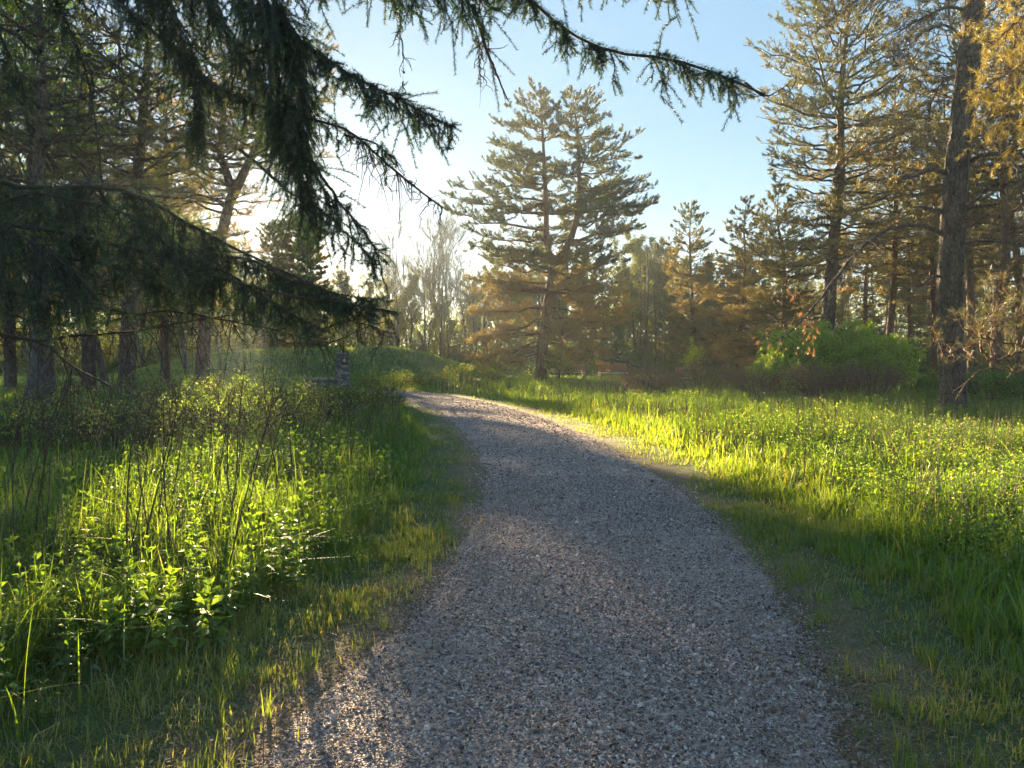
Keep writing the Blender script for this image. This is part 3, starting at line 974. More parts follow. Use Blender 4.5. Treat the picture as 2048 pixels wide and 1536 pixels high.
# ---- the big dark pine on the right
def big_pine():
    D = 16.6
    base = at(1905, 845, D)
    base[2] = Hs(base[0], base[1])
    q_ = lambda px, py, dy=0.0: at(px, py, D + dy) - base
    root = empty('big_pine', base)
    tag(root, 'big dark pine with thick furrowed trunk and bare arching limbs', 'pine tree')
    P = trunk_line([(0, 0, -0.2), q_(1905, 760), q_(1899, 640), q_(1902, 520), q_(1908, 400), q_(1920, 280), q_(1930, 180), q_(1944, 60), q_(1962, -120, 0.3), q_(1985, -350, 0.6)], 240)
    t = np.linspace(0, 1, 240)
    R = np.interp(t, [0, 0.015, 0.06, 0.35, 0.6, 1], [0.37, 0.31, 0.27, 0.235, 0.215, 0.10])
    sides = 56
    mb = MB()
    tubes(P, R, sides, 0.5, mb)
    # furrowed bark: vertical plates pushed in and out
    V = mb.v[0].reshape(240, sides, 3)
    ang = np.arange(sides) / sides * 40.0
    A, Zt = np.meshgrid(ang, P[:, 2])
    rg = np.abs(vnoise(A + 1.6 * vnoise(A, Zt, 0.5, 3), Zt * 2.6, 1.9, 71) - 0.5) * 2
    fine = vnoise(A, Zt * 3, 1.2, 73)
    disp = -0.035 * np.exp(-(rg / 0.18) ** 2) + 0.016 * fine + 0.012 * vnoise(A, Zt * 0.35, 1.7, 72)
    rad = nrm(V - P[:, None])
    mb.v[0] = (V + rad * disp[..., None]).reshape(-1, 3).astype(np.float32)
    mb.build('trunk', M['pinebark'], root, smooth=True)
    limbs = [
        ([(1888, 470), (1850, 452), (1800, 452), (1755, 470), (1715, 505), (1670, 560), (1640, 600), (1605, 640), (1570, 672), (1540, 690)], [0, -.3, -.7, -1.0, -1.3, -1.6, -1.8, -2, -2.1, -2.2], 0.058),
        ([(1888, 345), (1860, 338), (1830, 352), (1806, 357)], [0, -.2, -.4, -.5], 0.06),
        ([(1884, 425), (1865, 418), (1835, 413)], [0, .2, .4], 0.045),
        ([(1925, 425), (1950, 413), (2000, 408)], [0, -.2, -.5], 0.05),
        ([(1925, 488), (1960, 482), (2010, 484), (2060, 490)], [0, -.2, -.3, -.4], 0.04),
        ([(1938, 325), (1965, 310), (2010, 312), (2035, 345), (2046, 400), (2056, 470)], [0, -.4, -.8, -1.0, -1.1, -1.2], 0.055),
        ([(1925, 165), (1900, 152), (1880, 170), (1862, 205), (1850, 240)], [0, .3, .5, .7, .8], 0.04),
        ([(1936, 20), (1900, 15), (1858, 30), (1800, 60)], [0, .3, .8, 1.2], 0.045),
        ([(1930, 80), (1890, 50), (1840, 70), (1790, 120)], [0, -.3, -.8, -1.2], 0.035),
        ([(1935, 235), (1960, 245), (1990, 290), (2020, 340)], [0, -.2, -.4, -.5], 0.035),
        ([(1890, 560), (1870, 552), (1850, 562)], [0, -.1, -.2], 0.035),
        ([(1918, 590), (1926, 540), (1930, 470), (1929, 400)], [-.25, -.4, -.45, -.4], 0.022),
        ([(1880, 300), (1860, 268), (1852, 262)], [0, .1, .2], 0.03),
        ([(1945, 60), (1985, 20), (2040, -20)], [0, .2, .5], 0.05),
        ([(1955, -40), (1880, -60), (1780, -40), (1700, 10), (1640, 60)], [0, .4, .9, 1.3, 1.6], 0.06),
        ([(1958, -80), (1990, -30), (2040, 20)], [0, .4, .9], 0.05),
    ]
    for k, (pp, dy, r) in enumerate(limbs):
        L = resample(np.array([q_(a, b, c) for (a, b), c in zip(pp, dy)]), 24)
        L[2:-1] += RNG.normal(0, 0.012, (21, 3))
        o = MB()
        tl = np.linspace(0, 1, 24)
        stub = k in (1, 2, 3, 12, 10)
        tubes(L, r * (1 - (0.45 if stub else 0.85) * tl), 8, 0.3, o, rough=0.05)
        # dead side twigs
        n = {0: 46, 6: 40, 7: 60, 8: 50, 14: 90}.get(k, 7 if stub else 22)
        i = np.zeros(n, int)
        t = U(0.35, 1.0, n)
        p, tg = along(L[None], i, t)
        d = nrm(tg * 0.6 + RNG.normal(0, 0.6, (n, 3)) + np.array([0, 0, -0.15 if k == 0 else 0.05]))
        ll = U(0.15, 0.9, n) * (0.35 if stub else 1)
        s = np.linspace(0, 1, 6)
        W = p[:, None] + d[:, None] * (ll[:, None] * s)[..., None] + np.cumsum(RNG.normal(0, 0.022, (n, 6, 3)), 1)
        W[:, 0] = p
        tubes(W, 0.009 * (1.1 - s), 4, 0.3, o)
        n2 = n * 4
        i2 = RNG.integers(0, n, n2)
        p2, tg2 = along(W, i2, U(0.3, 1, n2))
        d2 = nrm(tg2 + RNG.normal(0, 0.6, (n2, 3)))
        W2 = p2[:, None] + d2[:, None] * (U(0.06, 0.35, n2)[:, None] * np.linspace(0, 1, 4))[..., None] + np.cumsum(RNG.normal(0, 0.01, (n2, 4, 3)), 1)
        tubes(W2, 0.004 * np.linspace(1, .4, 4), 3, 0.3, o)
        lo = o.build('limb', M['pinebark'], root)
        if k in (7, 8, 14, 13, 15):
            g = MB()
            a, b = along(W2, np.arange(n2), np.full(n2, 0.99))
            sel = RNG.random(n2) < (0.25 if k != 13 else 0.9)
            tufts(g, a[sel], nrm(b[sel]), 9, 0.11, 0.005, 0.7, np.clip(RNG.normal(0.6, 0.15, sel.sum()), 0, 1))
            g.build('needles', M['needle'], lo)
        if k == 0:
            g = MB()
            m = 900
            j = RNG.integers(0, n2, m)
            tt = U(0.4, 1, m)
            a, b = along(W2, j, tt)
            far = (a[:, 0] < q_(1560, 660)[0] + 0.1) & (a[:, 2] > L[-1][2] - 0.25)
            a, b = a[far], b[far]
            leaves(g, a, nrm(b + RNG.normal(0, 0.6, a.shape)), 0.055, 0.032, np.clip(RNG.normal(0.5, 0.25, len(a)), 0, 1), droop=0.5)
            g.build('dead_leaves', M['deadleaf'], lo)


big_pine()


# ---- the near pine outside the right edge whose branches reach into view
def edge_pine():
    base = np.array([10.6, 12.2, 0.0])
    base[2] = Hs(base[0], base[1])
    root = empty('twisted_pine', base)
    tag(root, 'twisted pine at the right edge with crooked pale branches and golden needles', 'pine tree')
    mb = MB()
    P = trunk_line([(0, 0, -0.2), (0.1, 0, 2), (-0.1, 0.1, 4.5), (0.15, 0.1, 7), (0, 0, 10)], 60)
    tubes(P, np.linspace(0.24, 0.07, 60), 14, 0.5, mb, rough=0.03)
    mb.build('trunk', M['redbark'], root, smooth=True)

    def limb(pp, r, ntw, tuft, tl=(0.2, 0.7), nl=0.1, nw=0.004, tint=0.5, gold=False, nn=10, dwn=0.0):
        pts = [at(a, b, d) - base for a, b, d in pp]
        L = resample(np.array(pts), 26)
        L[1:-1] += RNG.normal(0, 0.012, (24, 3))
        o, g = MB(), MB()
        tubes(L, r * np.linspace(1, 0.25, 26), 7, 0.6, o, rough=0.04)
        n = ntw
        p, tg = along(L[None], np.zeros(n, int), U(0.25, 1, n))
        d = nrm(tg * 0.5 + RNG.normal(0, 0.65, (n, 3)) + np.array([0, 0, 0.25 - dwn]))
        s = np.linspace(0, 1, 7)
        W = p[:, None] + d[:, None] * (U(*tl, n)[:, None] * s)[..., None] + np.cumsum(RNG.normal(0, 0.02, (n, 7, 3)), 1) * s[:, None]
        W[:, :, 2] -= dwn * 0.3 * s ** 2
        tubes(W, 0.3 * r * (1.1 - s), 4, 0.6, o)
        n2 = n * 4
        i2 = RNG.integers(0, n, n2)
        p2, tg2 = along(W, i2, U(0.25, 1, n2))
        d2 = nrm(tg2 + RNG.normal(0, 0.55, (n2, 3)) + np.array([0, 0, 0.2 - dwn]))
        W2 = p2[:, None] + d2[:, None] * (U(0.08, 0.3, n2)[:, None] * np.linspace(0, 1, 4))[..., None]
        tubes(W2, 0.0035 * np.linspace(1.2, .6, 4), 3, 0.6, o)
        lo = o.build('limb', M['redbark'], root)
        tp, td = [], []
        for t in (0.5, 0.75, 0.99):
            a, b = along(W2, np.arange(n2), np.full(n2, t))
            k = RNG.random(n2) < tuft
            tp.append(a[k]); td.append(b[k])
        tp, td = np.concatenate(tp), nrm(np.concatenate(td))
        tufts(g, tp, td, nn, nl, nw, 0.75, np.clip(RNG.normal(tint, 0.12, len(tp)), 0, 1))
        g.build('needles', M['gold' if gold else 'needle'], lo)

    tz = lambda z: tuple(np.array([0.0, 0.05, z]))
    # crooked low branches
    limb([(2190, 700, 12.2), (2080, 745, 11.4), (2010, 740, 11.0), (1970, 738, 10.8), (1945, 755, 10.6)], 0.035, 10, 0.15, tint=0.5)
    limb([(2200, 690, 12.2), (2100, 695, 11.5), (2035, 690, 11.0), (1965, 676, 10.7), (1920, 650, 10.5), (1908, 625, 10.4)], 0.03, 16, 0.5, tint=0.45)
    limb([(1990, 720, 10.9), (1965, 705, 10.8), (1962, 670, 10.7), (1968, 645, 10.6), (1990, 615, 10.6), (2000, 590, 10.6)], 0.024, 14, 0.5, tint=0.4)
    limb([(2050, 700, 11.2), (1985, 722, 10.8), (1925, 712, 10.5), (1880, 695, 10.4), (1862, 660, 10.3), (1866, 630, 10.3)], 0.018, 8, 0.25, tint=0.55)
    limb([(2200, 560, 12.2), (2100, 600, 11.6), (2048, 625, 11.2), (1985, 655, 10.9)], 0.025, 22, 0.65, tint=0.45)
    limb([(2200, 620, 12.2), (2100, 630, 11.2), (2040, 600, 11.0), (1990, 585, 10.8)], 0.022, 26, 0.7, tint=0.45)
    # golden sprays high up
    for pp in ([(2180, -60, 12.2), (2100, 0, 11.8), (2040, 40, 11.5), (1985, 90, 11.3)], [(2180, 20, 12.2), (2100, 90, 11.8), (2040, 130, 11.4), (1970, 175, 11.2)],
               [(2180, 80, 12.2), (2100, 160, 11.6), (2040, 215, 11.4), (1985, 225, 11.3)], [(2180, 140, 12.2), (2110, 230, 11.6), (2050, 280, 11.3), (2010, 300, 11.2)],
               [(2180, -140, 12.2), (2100, -90, 11.8), (2040, -50, 11.5), (1990, 10, 11.2)], [(2180, 60, 12.2), (2100, 60, 12.6), (2040, 70, 12.8), (2000, 60, 13)]):
        limb(pp, 0.03, 42, 0.85, tl=(0.25, 0.6), nl=0.09, nw=0.007, tint=0.55, nn=10, dwn=0.35, gold=True)


edge_pine()


# ---- pines on the left
def fork_left():
    D = 26.0
    base = at(405, 800, D)
    base[2] = Hs(base[0], base[1])
    q_ = lambda px, py, dy=0: at(px, py, D + dy) - base
    low = trunk_line([(0, 0, -0.15), q_(407, 690), q_(425, 560), q_(455, 420), q_(466, 390)], 40)
    a = trunk_line([low[-1], q_(455, 350, 0.5), q_(440, 300, 1), q_(450, 200, 1.2), q_(440, 60, 1.2)], 30)
    b = trunk_line([low[-1], q_(485, 350, -.5), q_(515, 285, -1), q_(540, 200, -1.2), q_(560, 90, -1.4)], 30)
    t = np.linspace(0, 1, 30)
    lead = [(low, np.interp(np.linspace(0, 1, 40), [0, 0.08, 1], [0.31, 0.25, 0.17]), 12), (a, 0.14 * (1 - t) + 0.02, 8), (b, 0.15 * (1 - t) + 0.02, 8)]

    def lenf(z, az, li):
        return np.interp(z, [0, 2.4, 4.5, 7, 10, 13], [0.8, 1.2, 1.9, 2.8, 2.6, 1.0])
    tr, lb, nd, k = pine(lead, 61, 0.42, 5, lenf, lambda z: np.interp(z, [1, 5, 10], [-0.12, 0.0, 0.3]), lambda z: np.full(len(z), 0.08), nn=5, nl=0.14, nw=0.009, bare=0.3,
                         tintf=lambda p: 0.25 + 0.5 * vnoise(p[:, 0] + 9, p[:, 2], 1.1, 8), dens=0.9, minz=2.3,
                         azf=lambda li, a, z: not (math.cos(a) > 0.15 and 3.5 < z < 8.0 and RNG.random() < 0.8))
    put_pine('forked_left_pine', base, (tr, lb, nd), 'pinebark', 'leaning forked pine with the low sun beside its trunk')


fork_left()
put_pine('left_pine', spot(248, 21), straight_pine(31, 15, 0.25, 3.2, 0.2, lean=(0.9, 0.3), gap=0.42, brown=0.5, nw=0.009, nl=0.13, dens=0.62, minz=3.4, bare=0.35), 'pinebark', 'straight pine rising behind the dark spruce boughs left of the forked trunk')
put_pine('left_pine', spot(92, 17), straight_pine(32, 14, 0.2, 2.9, 0.2, lean=(-0.5, 0.3), gap=0.42, brown=0.3, nw=0.008, nl=0.13, dens=0.62, minz=3.4, bare=0.35), 'pinebark', 'green pine at the far left edge behind the drooping spruce')
put_pine('left_pine', spot(178, 27), straight_pine(33, 14, 0.24, 3.4, 0.2, gap=0.45, brown=0.4, nw=0.011, dens=0.62, minz=3.2, bare=0.3), 'pinebark', 'pine with dark trunk between the two front left pines')
put_pine('left_pine', spot(330, 34), straight_pine(34, 14, 0.22, 3.4, 0.2, gap=0.45, brown=0.65, nw=0.013, dens=0.65, minz=3.0, bare=0.3), 'pinebark', 'brownish pine behind the straight pine, lit orange from behind')
sunblock_crown = ([0, 0.2, 0.5, 0.9, 0.96, 1], [0.7, 0.9, 1.0, 0.95, 0.6, 0.2])  # crown kept wide upward; these pines are added to shade the near path
for px, d, h, r, lab in ((553, 63, 12.4, 1.6, 'dense sun-blocking pine added behind the mound directly below the low sun'), (594, 64, 13.2, 1.8, 'dense sun-blocking pine added behind the mound, middle one of the three left of the stone pillar'), (632, 62, 12.0, 1.6, 'dense sun-blocking pine added behind the mound in line with the stone pillar')):
    put_pine('sunblock_pine', spot(px, d), straight_pine(px, h, 0.2, r, 0.2, gap=0.4, nper=5, brown=0.7, nw=0.026, nl=0.2, dens=1.05, minz=1.8, crown=sunblock_crown), 'pinebark', lab)
put_pine('left_pine', spot(20, 28), straight_pine(37, 15, 0.22, 3.4, 0.2, gap=0.5, brown=0.3, nw=0.016, dens=0.8, minz=2.6), 'pinebark', 'outermost pine at the left edge of the wood')


# ---------------------------------------------------------------- broadleaf trees
def spawn(P, L, n_each, t0, t1, ang, ratio, K, up=0.15, wander=0.05, minl=0.1):
    N = len(P)
    i = np.repeat(np.arange(N), n_each)
    t = U(t0, t1, len(i))
    p, tg = along(P, i, t)
    ax = nrm(np.cross(tg, RNG.normal(size=(len(i), 3))))
    a = U(ang[0], ang[1], len(i))[:, None]
    d = nrm(tg * np.cos(a) + ax * np.sin(a) + np.array([0, 0, up]))
    l = np.maximum(minl, L[i] * ratio * (1.15 - 0.7 * t) * U(0.7, 1.25, len(i)))
    s = np.linspace(0, 1, K)
    Q = p[:, None] + d[:, None] * (l[:, None] * s)[..., None]
    Q[:, :, 2] += (l * up * 0.6)[:, None] * s ** 2
    w = np.cumsum(RNG.normal(0, 1, Q.shape), 1) * (wander * l)[:, None, None] * s[None, :, None]
    return Q + w, l, i, t


def broadleaf(seed, h, r0, nleaf, leaf, tint, lo=0.25, wide=0.42, lvl4=True, tw=0.006, multi=1):
    global RNG
    keep, RNG = RNG, np.random.default_rng(seed)
    tr, lb, lf = MB(), MB(), MB()
    trunks = []
    for m in range(multi):
        pts = np.zeros((6, 3))
        pts[:, 2] = np.linspace(-0.2, h * (1 - 0.1 * m), 6)
        dr = RNG.normal(0, 0.05 + 0.05 * (multi > 1), 2) * h
        for c in (0, 1):
            pts[:, c] = np.linspace(0, dr[c], 6) + np.concatenate([[0], np.cumsum(RNG.normal(0, 0.018 * h, 5))])
        trunks.append(trunk_line(pts, 24))
    P0 = np.array(trunks)
    L0 = np.full(multi, h)
    s24 = np.linspace(0, 1, 24)
    tubes(P0, r0 * (np.interp(s24, [0, .05, 1], [1.3, 1, 0.08])), 8, 0.5, tr, rough=0.03)
    P1, L1, i1, t1 = spawn(P0, L0, 16 // multi + 3, lo, 0.97, (0.5, 0.95), wide, 9, up=0.45, wander=0.03)
    tubes(P1, (r0 * 0.42 * (1.1 - t1))[:, None] * np.linspace(1, 0.2, 9), 5, 0.5, lb)
    P2, L2, i2, t2 = spawn(P1, L1, 7, 0.2, 1, (0.4, 0.9), 0.5, 7, up=0.3, wander=0.04)
    tubes(P2, (tw * 2.4 * np.clip(L2, 0.3, 2))[:, None] * np.linspace(1, 0.3, 7), 4, 0.5, lb)
    P3, L3, i3, t3 = spawn(P2, L2, 6, 0.2, 1, (0.4, 0.9), 0.5, 5, up=0.2, wander=0.05)
    tubes(P3, tw * np.linspace(1.2, 0.6, 5), 3, 0.5, lb)
    last = P3
    if lvl4:
        P4, L4, i4, t4 = spawn(P3, L3, 3, 0.2, 1, (0.4, 0.9), 0.55, 4, up=0.15, wander=0.05)
        tubes(P4, tw * np.linspace(0.8, 0.5, 4), 3, 0.5, lb)
        last = P4
    if nleaf:
        n = nleaf
        j = RNG.integers(0, len(last), n)
        p, tg = along(last, j, U(0.1, 1, n))
        p = p + RNG.normal(0, leaf * 0.6, (n, 3))
        cl_ = vnoise(p[:, 0] * 1.0 + p[:, 1], p[:, 2], 1.3, seed)
        leaves(lf, p, nrm(tg * 0.5 + RNG.normal(0, 0.7, (n, 3))), leaf * U(0.7, 1.3, n), leaf * 0.6, np.clip(tint + 0.3 * (cl_ - 0.5) + RNG.normal(0, 0.1, n), 0, 1))
    RNG = keep
    return tr, lb, lf


def tree_proto(name, parts, bark, leafm):
    tr, lb, lf = parts
    return (name, tr.mesh('trunk', M[bark], True), lb.mesh('branches', M[bark]), lf.mesh('leaves', M[leafm]) if lf.n else None)


def put_tree(proto, loc, rz, s, label, cat, group):
    name, a, b, c = proto
    root = empty(name, loc, rz, s)
    tag(root, label, cat, group)
    for nm, me in (('trunk', a), ('branches', b), ('leaves', c)):
        if me is None:
            continue
        o = bpy.data.objects.new(nm, me)
        COL.objects.link(o)
        o.parent = root
    return root


BARE = [tree_proto('bare_tree', broadleaf(101 + i, 15 + i, 0.2, 1800, 0.10, 0.75, tw=0.010), 'greybark', 'budleaf') for i in range(3)]
BUD = [tree_proto('budding_tree', broadleaf(111 + i, 12 + i, 0.16, 16000, 0.2, 0.6, tw=0.010, multi=1 + i % 2, lo=0.12), 'greybark', 'budleaf') for i in range(3)]
LEAFY = [tree_proto('leafy_tree', broadleaf(121 + i, 11 + 1.5 * i, 0.18, 26000, 0.24, 0.35, tw=0.009, lvl4=False, lo=0.1), 'greybark', 'budleaf') for i in range(2)]
DARK = [tree_proto('wood_edge_pine', straight_pine(131 + i, 13 + i, 0.2, 3.2, 0.15, gap=0.75, brown=0.15 + 0.3 * i, nn=5, nl=0.26, nw=0.035, dens=0.6, minz=2.0), 'redbark', 'needle') for i in range(2)]

GREEN = tree_proto('leafy_tree', broadleaf(141, 12, 0.16, 15000, 0.11, 0.65, tw=0.007, lo=0.2), 'greybark', 'leaf')
for px, d, lab in ((52, 19, 'fresh green leafy tree at the far left edge behind the spruce'), (215, 30, 'fresh green leafy tree between the left pines'), (372, 44, 'pale green leafy tree behind the leaning forked pine')):
    put_tree(GREEN, spot(px, d), d * 1.3, 0.9 + 0.01 * d / 4, lab, 'tree', 'fresh green trees of the left wood')

far = [  # (x px, depth, prototype list, scale)
    (870, 84, BARE, 1.0), (832, 88, BARE, 0.92), (905, 92, BARE, 0.95), (795, 80, BARE, 0.7), (930, 80, BARE, 0.72), (855, 96, BARE, 1.0),
    (760, 74, BUD, 0.55), (785, 92, BUD, 0.7), (815, 76, BUD, 0.62), (880, 76, BUD, 0.6), (940, 88, BUD, 0.8), (970, 84, BUD, 0.72), (1000, 78, BUD, 0.7),
    (725, 78, BUD, 0.66), (690, 74, BUD, 0.6), (655, 80, BUD, 0.66), (620, 74, BUD, 0.62), (580, 80, BUD, 0.68), (540, 76, BUD, 0.68), (500, 82, BUD, 0.72),
    (460, 74, BUD, 0.9), (420, 82, LEAFY, 1.0), (370, 76, BUD, 1.0), (320, 80, LEAFY, 1.0), (270, 70, BUD, 1.0), (220, 76, LEAFY, 1.0), (160, 66, BUD, 1.0), (110, 72, LEAFY, 1.0), (50, 64, BUD, 1.0), (-10, 60, LEAFY, 1.0),
    (-70, 58, BUD, 1.0), (900, 72, DARK, 0.36), (840, 70, DARK, 0.3), (925, 70, DARK, 0.32), (780, 70, DARK, 0.32),
    (1030, 86, LEAFY, 0.8), (1070, 80, BUD, 0.75), (1120, 84, LEAFY, 0.85), (1165, 80, BUD, 0.8), (1205, 84, DARK, 0.65), (1245, 78, LEAFY, 0.85), (1275, 84, LEAFY, 1.0), (1310, 76, BUD, 0.95), (1340, 82, LEAFY, 0.95),
    (1375, 76, DARK, 0.55), (1410, 70, LEAFY, 0.7), (1445, 76, DARK, 0.6), (1490, 70, LEAFY, 0.75), (1540, 66, DARK, 0.55), (1590, 72, BUD, 0.8), (1640, 64, DARK, 0.5), (1690, 70, BUD, 0.9), (1740, 62, DARK, 0.5),
    (1790, 68, BUD, 0.9), (1840, 60, DARK, 0.5), (1890, 66, BUD, 1.0), (1940, 60, DARK, 0.55), (1990, 64, BUD, 1.0), (2050, 58, DARK, 0.6), (2110, 60, DARK, 0.9),
    (1230, 66, DARK, 0.42), (1290, 64, DARK, 0.45), (1330, 66, DARK, 0.5), (1400, 60, DARK, 0.42), (1440, 58, DARK, 0.5), (1180, 68, DARK, 0.4), (1120, 70, DARK, 0.38),
]
zone = lambda px: ('behind the drooping spruce' if px < 500 else 'above the grassy mound' if px < 740 else 'left of the forked pine' if px < 960 else 'behind the forked pine' if px < 1180 else 'behind the two benches' if px < 1330 else 'behind the slender pine' if px < 1470 else 'behind the tall pines')
look = {'bare_tree': ('bare grey tree', 'tree'), 'budding_tree': ('thin budding tree', 'tree'), 'leafy_tree': ('green leafy tree', 'tree'), 'wood_edge_pine': ('dark pine', 'pine tree')}
for i, (px, d, pr, s) in enumerate(far):
    p = pr[i % len(pr)]
    put_tree(p, spot(px, d) - np.array([0, 0, 0.1]), i * 1.7, s * (0.93 + 0.14 * ((i * 37) % 10) / 10), look[p[0]][0] + (' low' if s < 0.55 else '') + ' in the far wood ' + zone(px), look[p[0]][1], look[p[0]][0] + 's of the far wood ' + zone(px))

# thin far trunks standing close together under the crowns
POLE = []
for i in range(3):
    mb = MB()
    pts = np.column_stack([np.cumsum(RNG.normal(0, 0.12, 6)), np.cumsum(RNG.normal(0, 0.12, 6)), np.linspace(-0.2, 9, 6)])
    pts[0, :2] = 0
    tubes(trunk_line(pts, 16), np.linspace(0.11, 0.03, 16), 6, 0.5, mb)
    n = 14
    L = trunk_line(pts, 16)
    p, tg = along(L[None], np.zeros(n, int), U(0.15, 0.95, n))
    a = U(0, 6.28, n)
    dd = np.stack([np.cos(a), np.sin(a), U(0.2, 0.8, n)], -1)
    W = p[:, None] + dd[:, None] * (U(0.5, 1.8, n)[:, None] * np.linspace(0, 1, 5))[..., None] + np.cumsum(RNG.normal(0, 0.05, (n, 5, 3)), 1)
    tubes(W, 0.02 * np.linspace(1, .3, 5), 3, 0.5, mb)
    POLE.append(mb.mesh('trunk_pole', M['greybark'], True))
for i in range(120):
    px = U(-60, 2100)
    d = U(58, 76)
    o = bpy.data.objects.new('pole_tree', POLE[i % 3])
    COL.objects.link(o)
    l = spot(px, d)
    o.location = l
    o.rotation_euler = (0, 0, U(0, 6))
    s = U(0.6, 1.15)
    o.scale = (s, s, s)
    tag(o, 'slim bare trunk among others in the far wood ' + zone(px), 'tree', 'slim trunks of the far wood ' + zone(px))


# undergrowth of the far wood
def undergrowth():
    g = MB()
    n = 210000
    px = U(-160, 2220, n)
    y = U(58, 94, n)
    x = (px - CX) / F * y
    hmax = (0.8 + 6.0 * vnoise(x, y, 3.5, 81) * vnoise(x, y, 9, 82) + 1.6 * (px > 1100) + 1.8 * (px < 560)) * sstep(57, 66, y)
    z = H(x, y) + RNG.random(n) ** 1.4 * hmax
    t = np.clip(0.30 + 0.4 * (vnoise(x, z * 3, 2.2, 83) - 0.4) + RNG.normal(0, 0.1, n) + 0.15 * (px < 900), 0, 1)
    leaves(g, np.stack([x, y, z], -1), RNG.normal(0, 1, (n, 3)), U(0.2, 0.42, n), U(0.1, 0.22, n), t)
    return g


tag(undergrowth().build('undergrowth', M['budleaf']), 'low shrubby undergrowth along the foot of the far wood', kind='stuff')


def distant_wood():
    g = MB()
    n = 90000
    px = U(-300, 2350, n)
    y = U(100, 128, n)
    x = (px - CX) / F * y
    top = 5.0 + 4.5 * vnoise(x, y, 6, 91) + 1.5 * vnoise(x, y, 2, 92) + 2.5 * (px > 1150) + 2.0 * (px < 450)
    z = RNG.random(n) * top
    t = np.clip(0.25 + 0.3 * (vnoise(x, z * 2, 3, 93) - 0.4) + RNG.normal(0, 0.1, n), 0, 1)
    leaves(g, np.stack([x, y, z], -1), RNG.normal(0, 1, (n, 3)), U(0.35, 0.75, n), U(0.2, 0.42, n), t)
    return g


tag(distant_wood().build('distant_wood', M['budleaf']), 'distant wood closing the view behind the trees', kind='stuff')


# short grass of the mound
def mound_grass():
    g = MB()
    n = 90000
    x, y = U(-27, 0, n), U(40, 66, n)
    z = H(x, y)
    k = z > 0.22
    x, y, z = x[k], y[k], z[k]
    n = len(x)
    b = vnoise(x, y, 1.7, 95)
    blades(g, x, y, z - 0.01, U(0.07, 0.2, n) * (0.6 + 0.8 * b), U(0.02, 0.045, n), np.clip(0.35 + 0.35 * (b - 0.5) + RNG.normal(0, 0.14, n), 0, 1), lean=0.7, segs=2)
    return g


tag(mound_grass().build('mound_grass', M['turf']), 'short green grass covering the mound', kind='stuff')


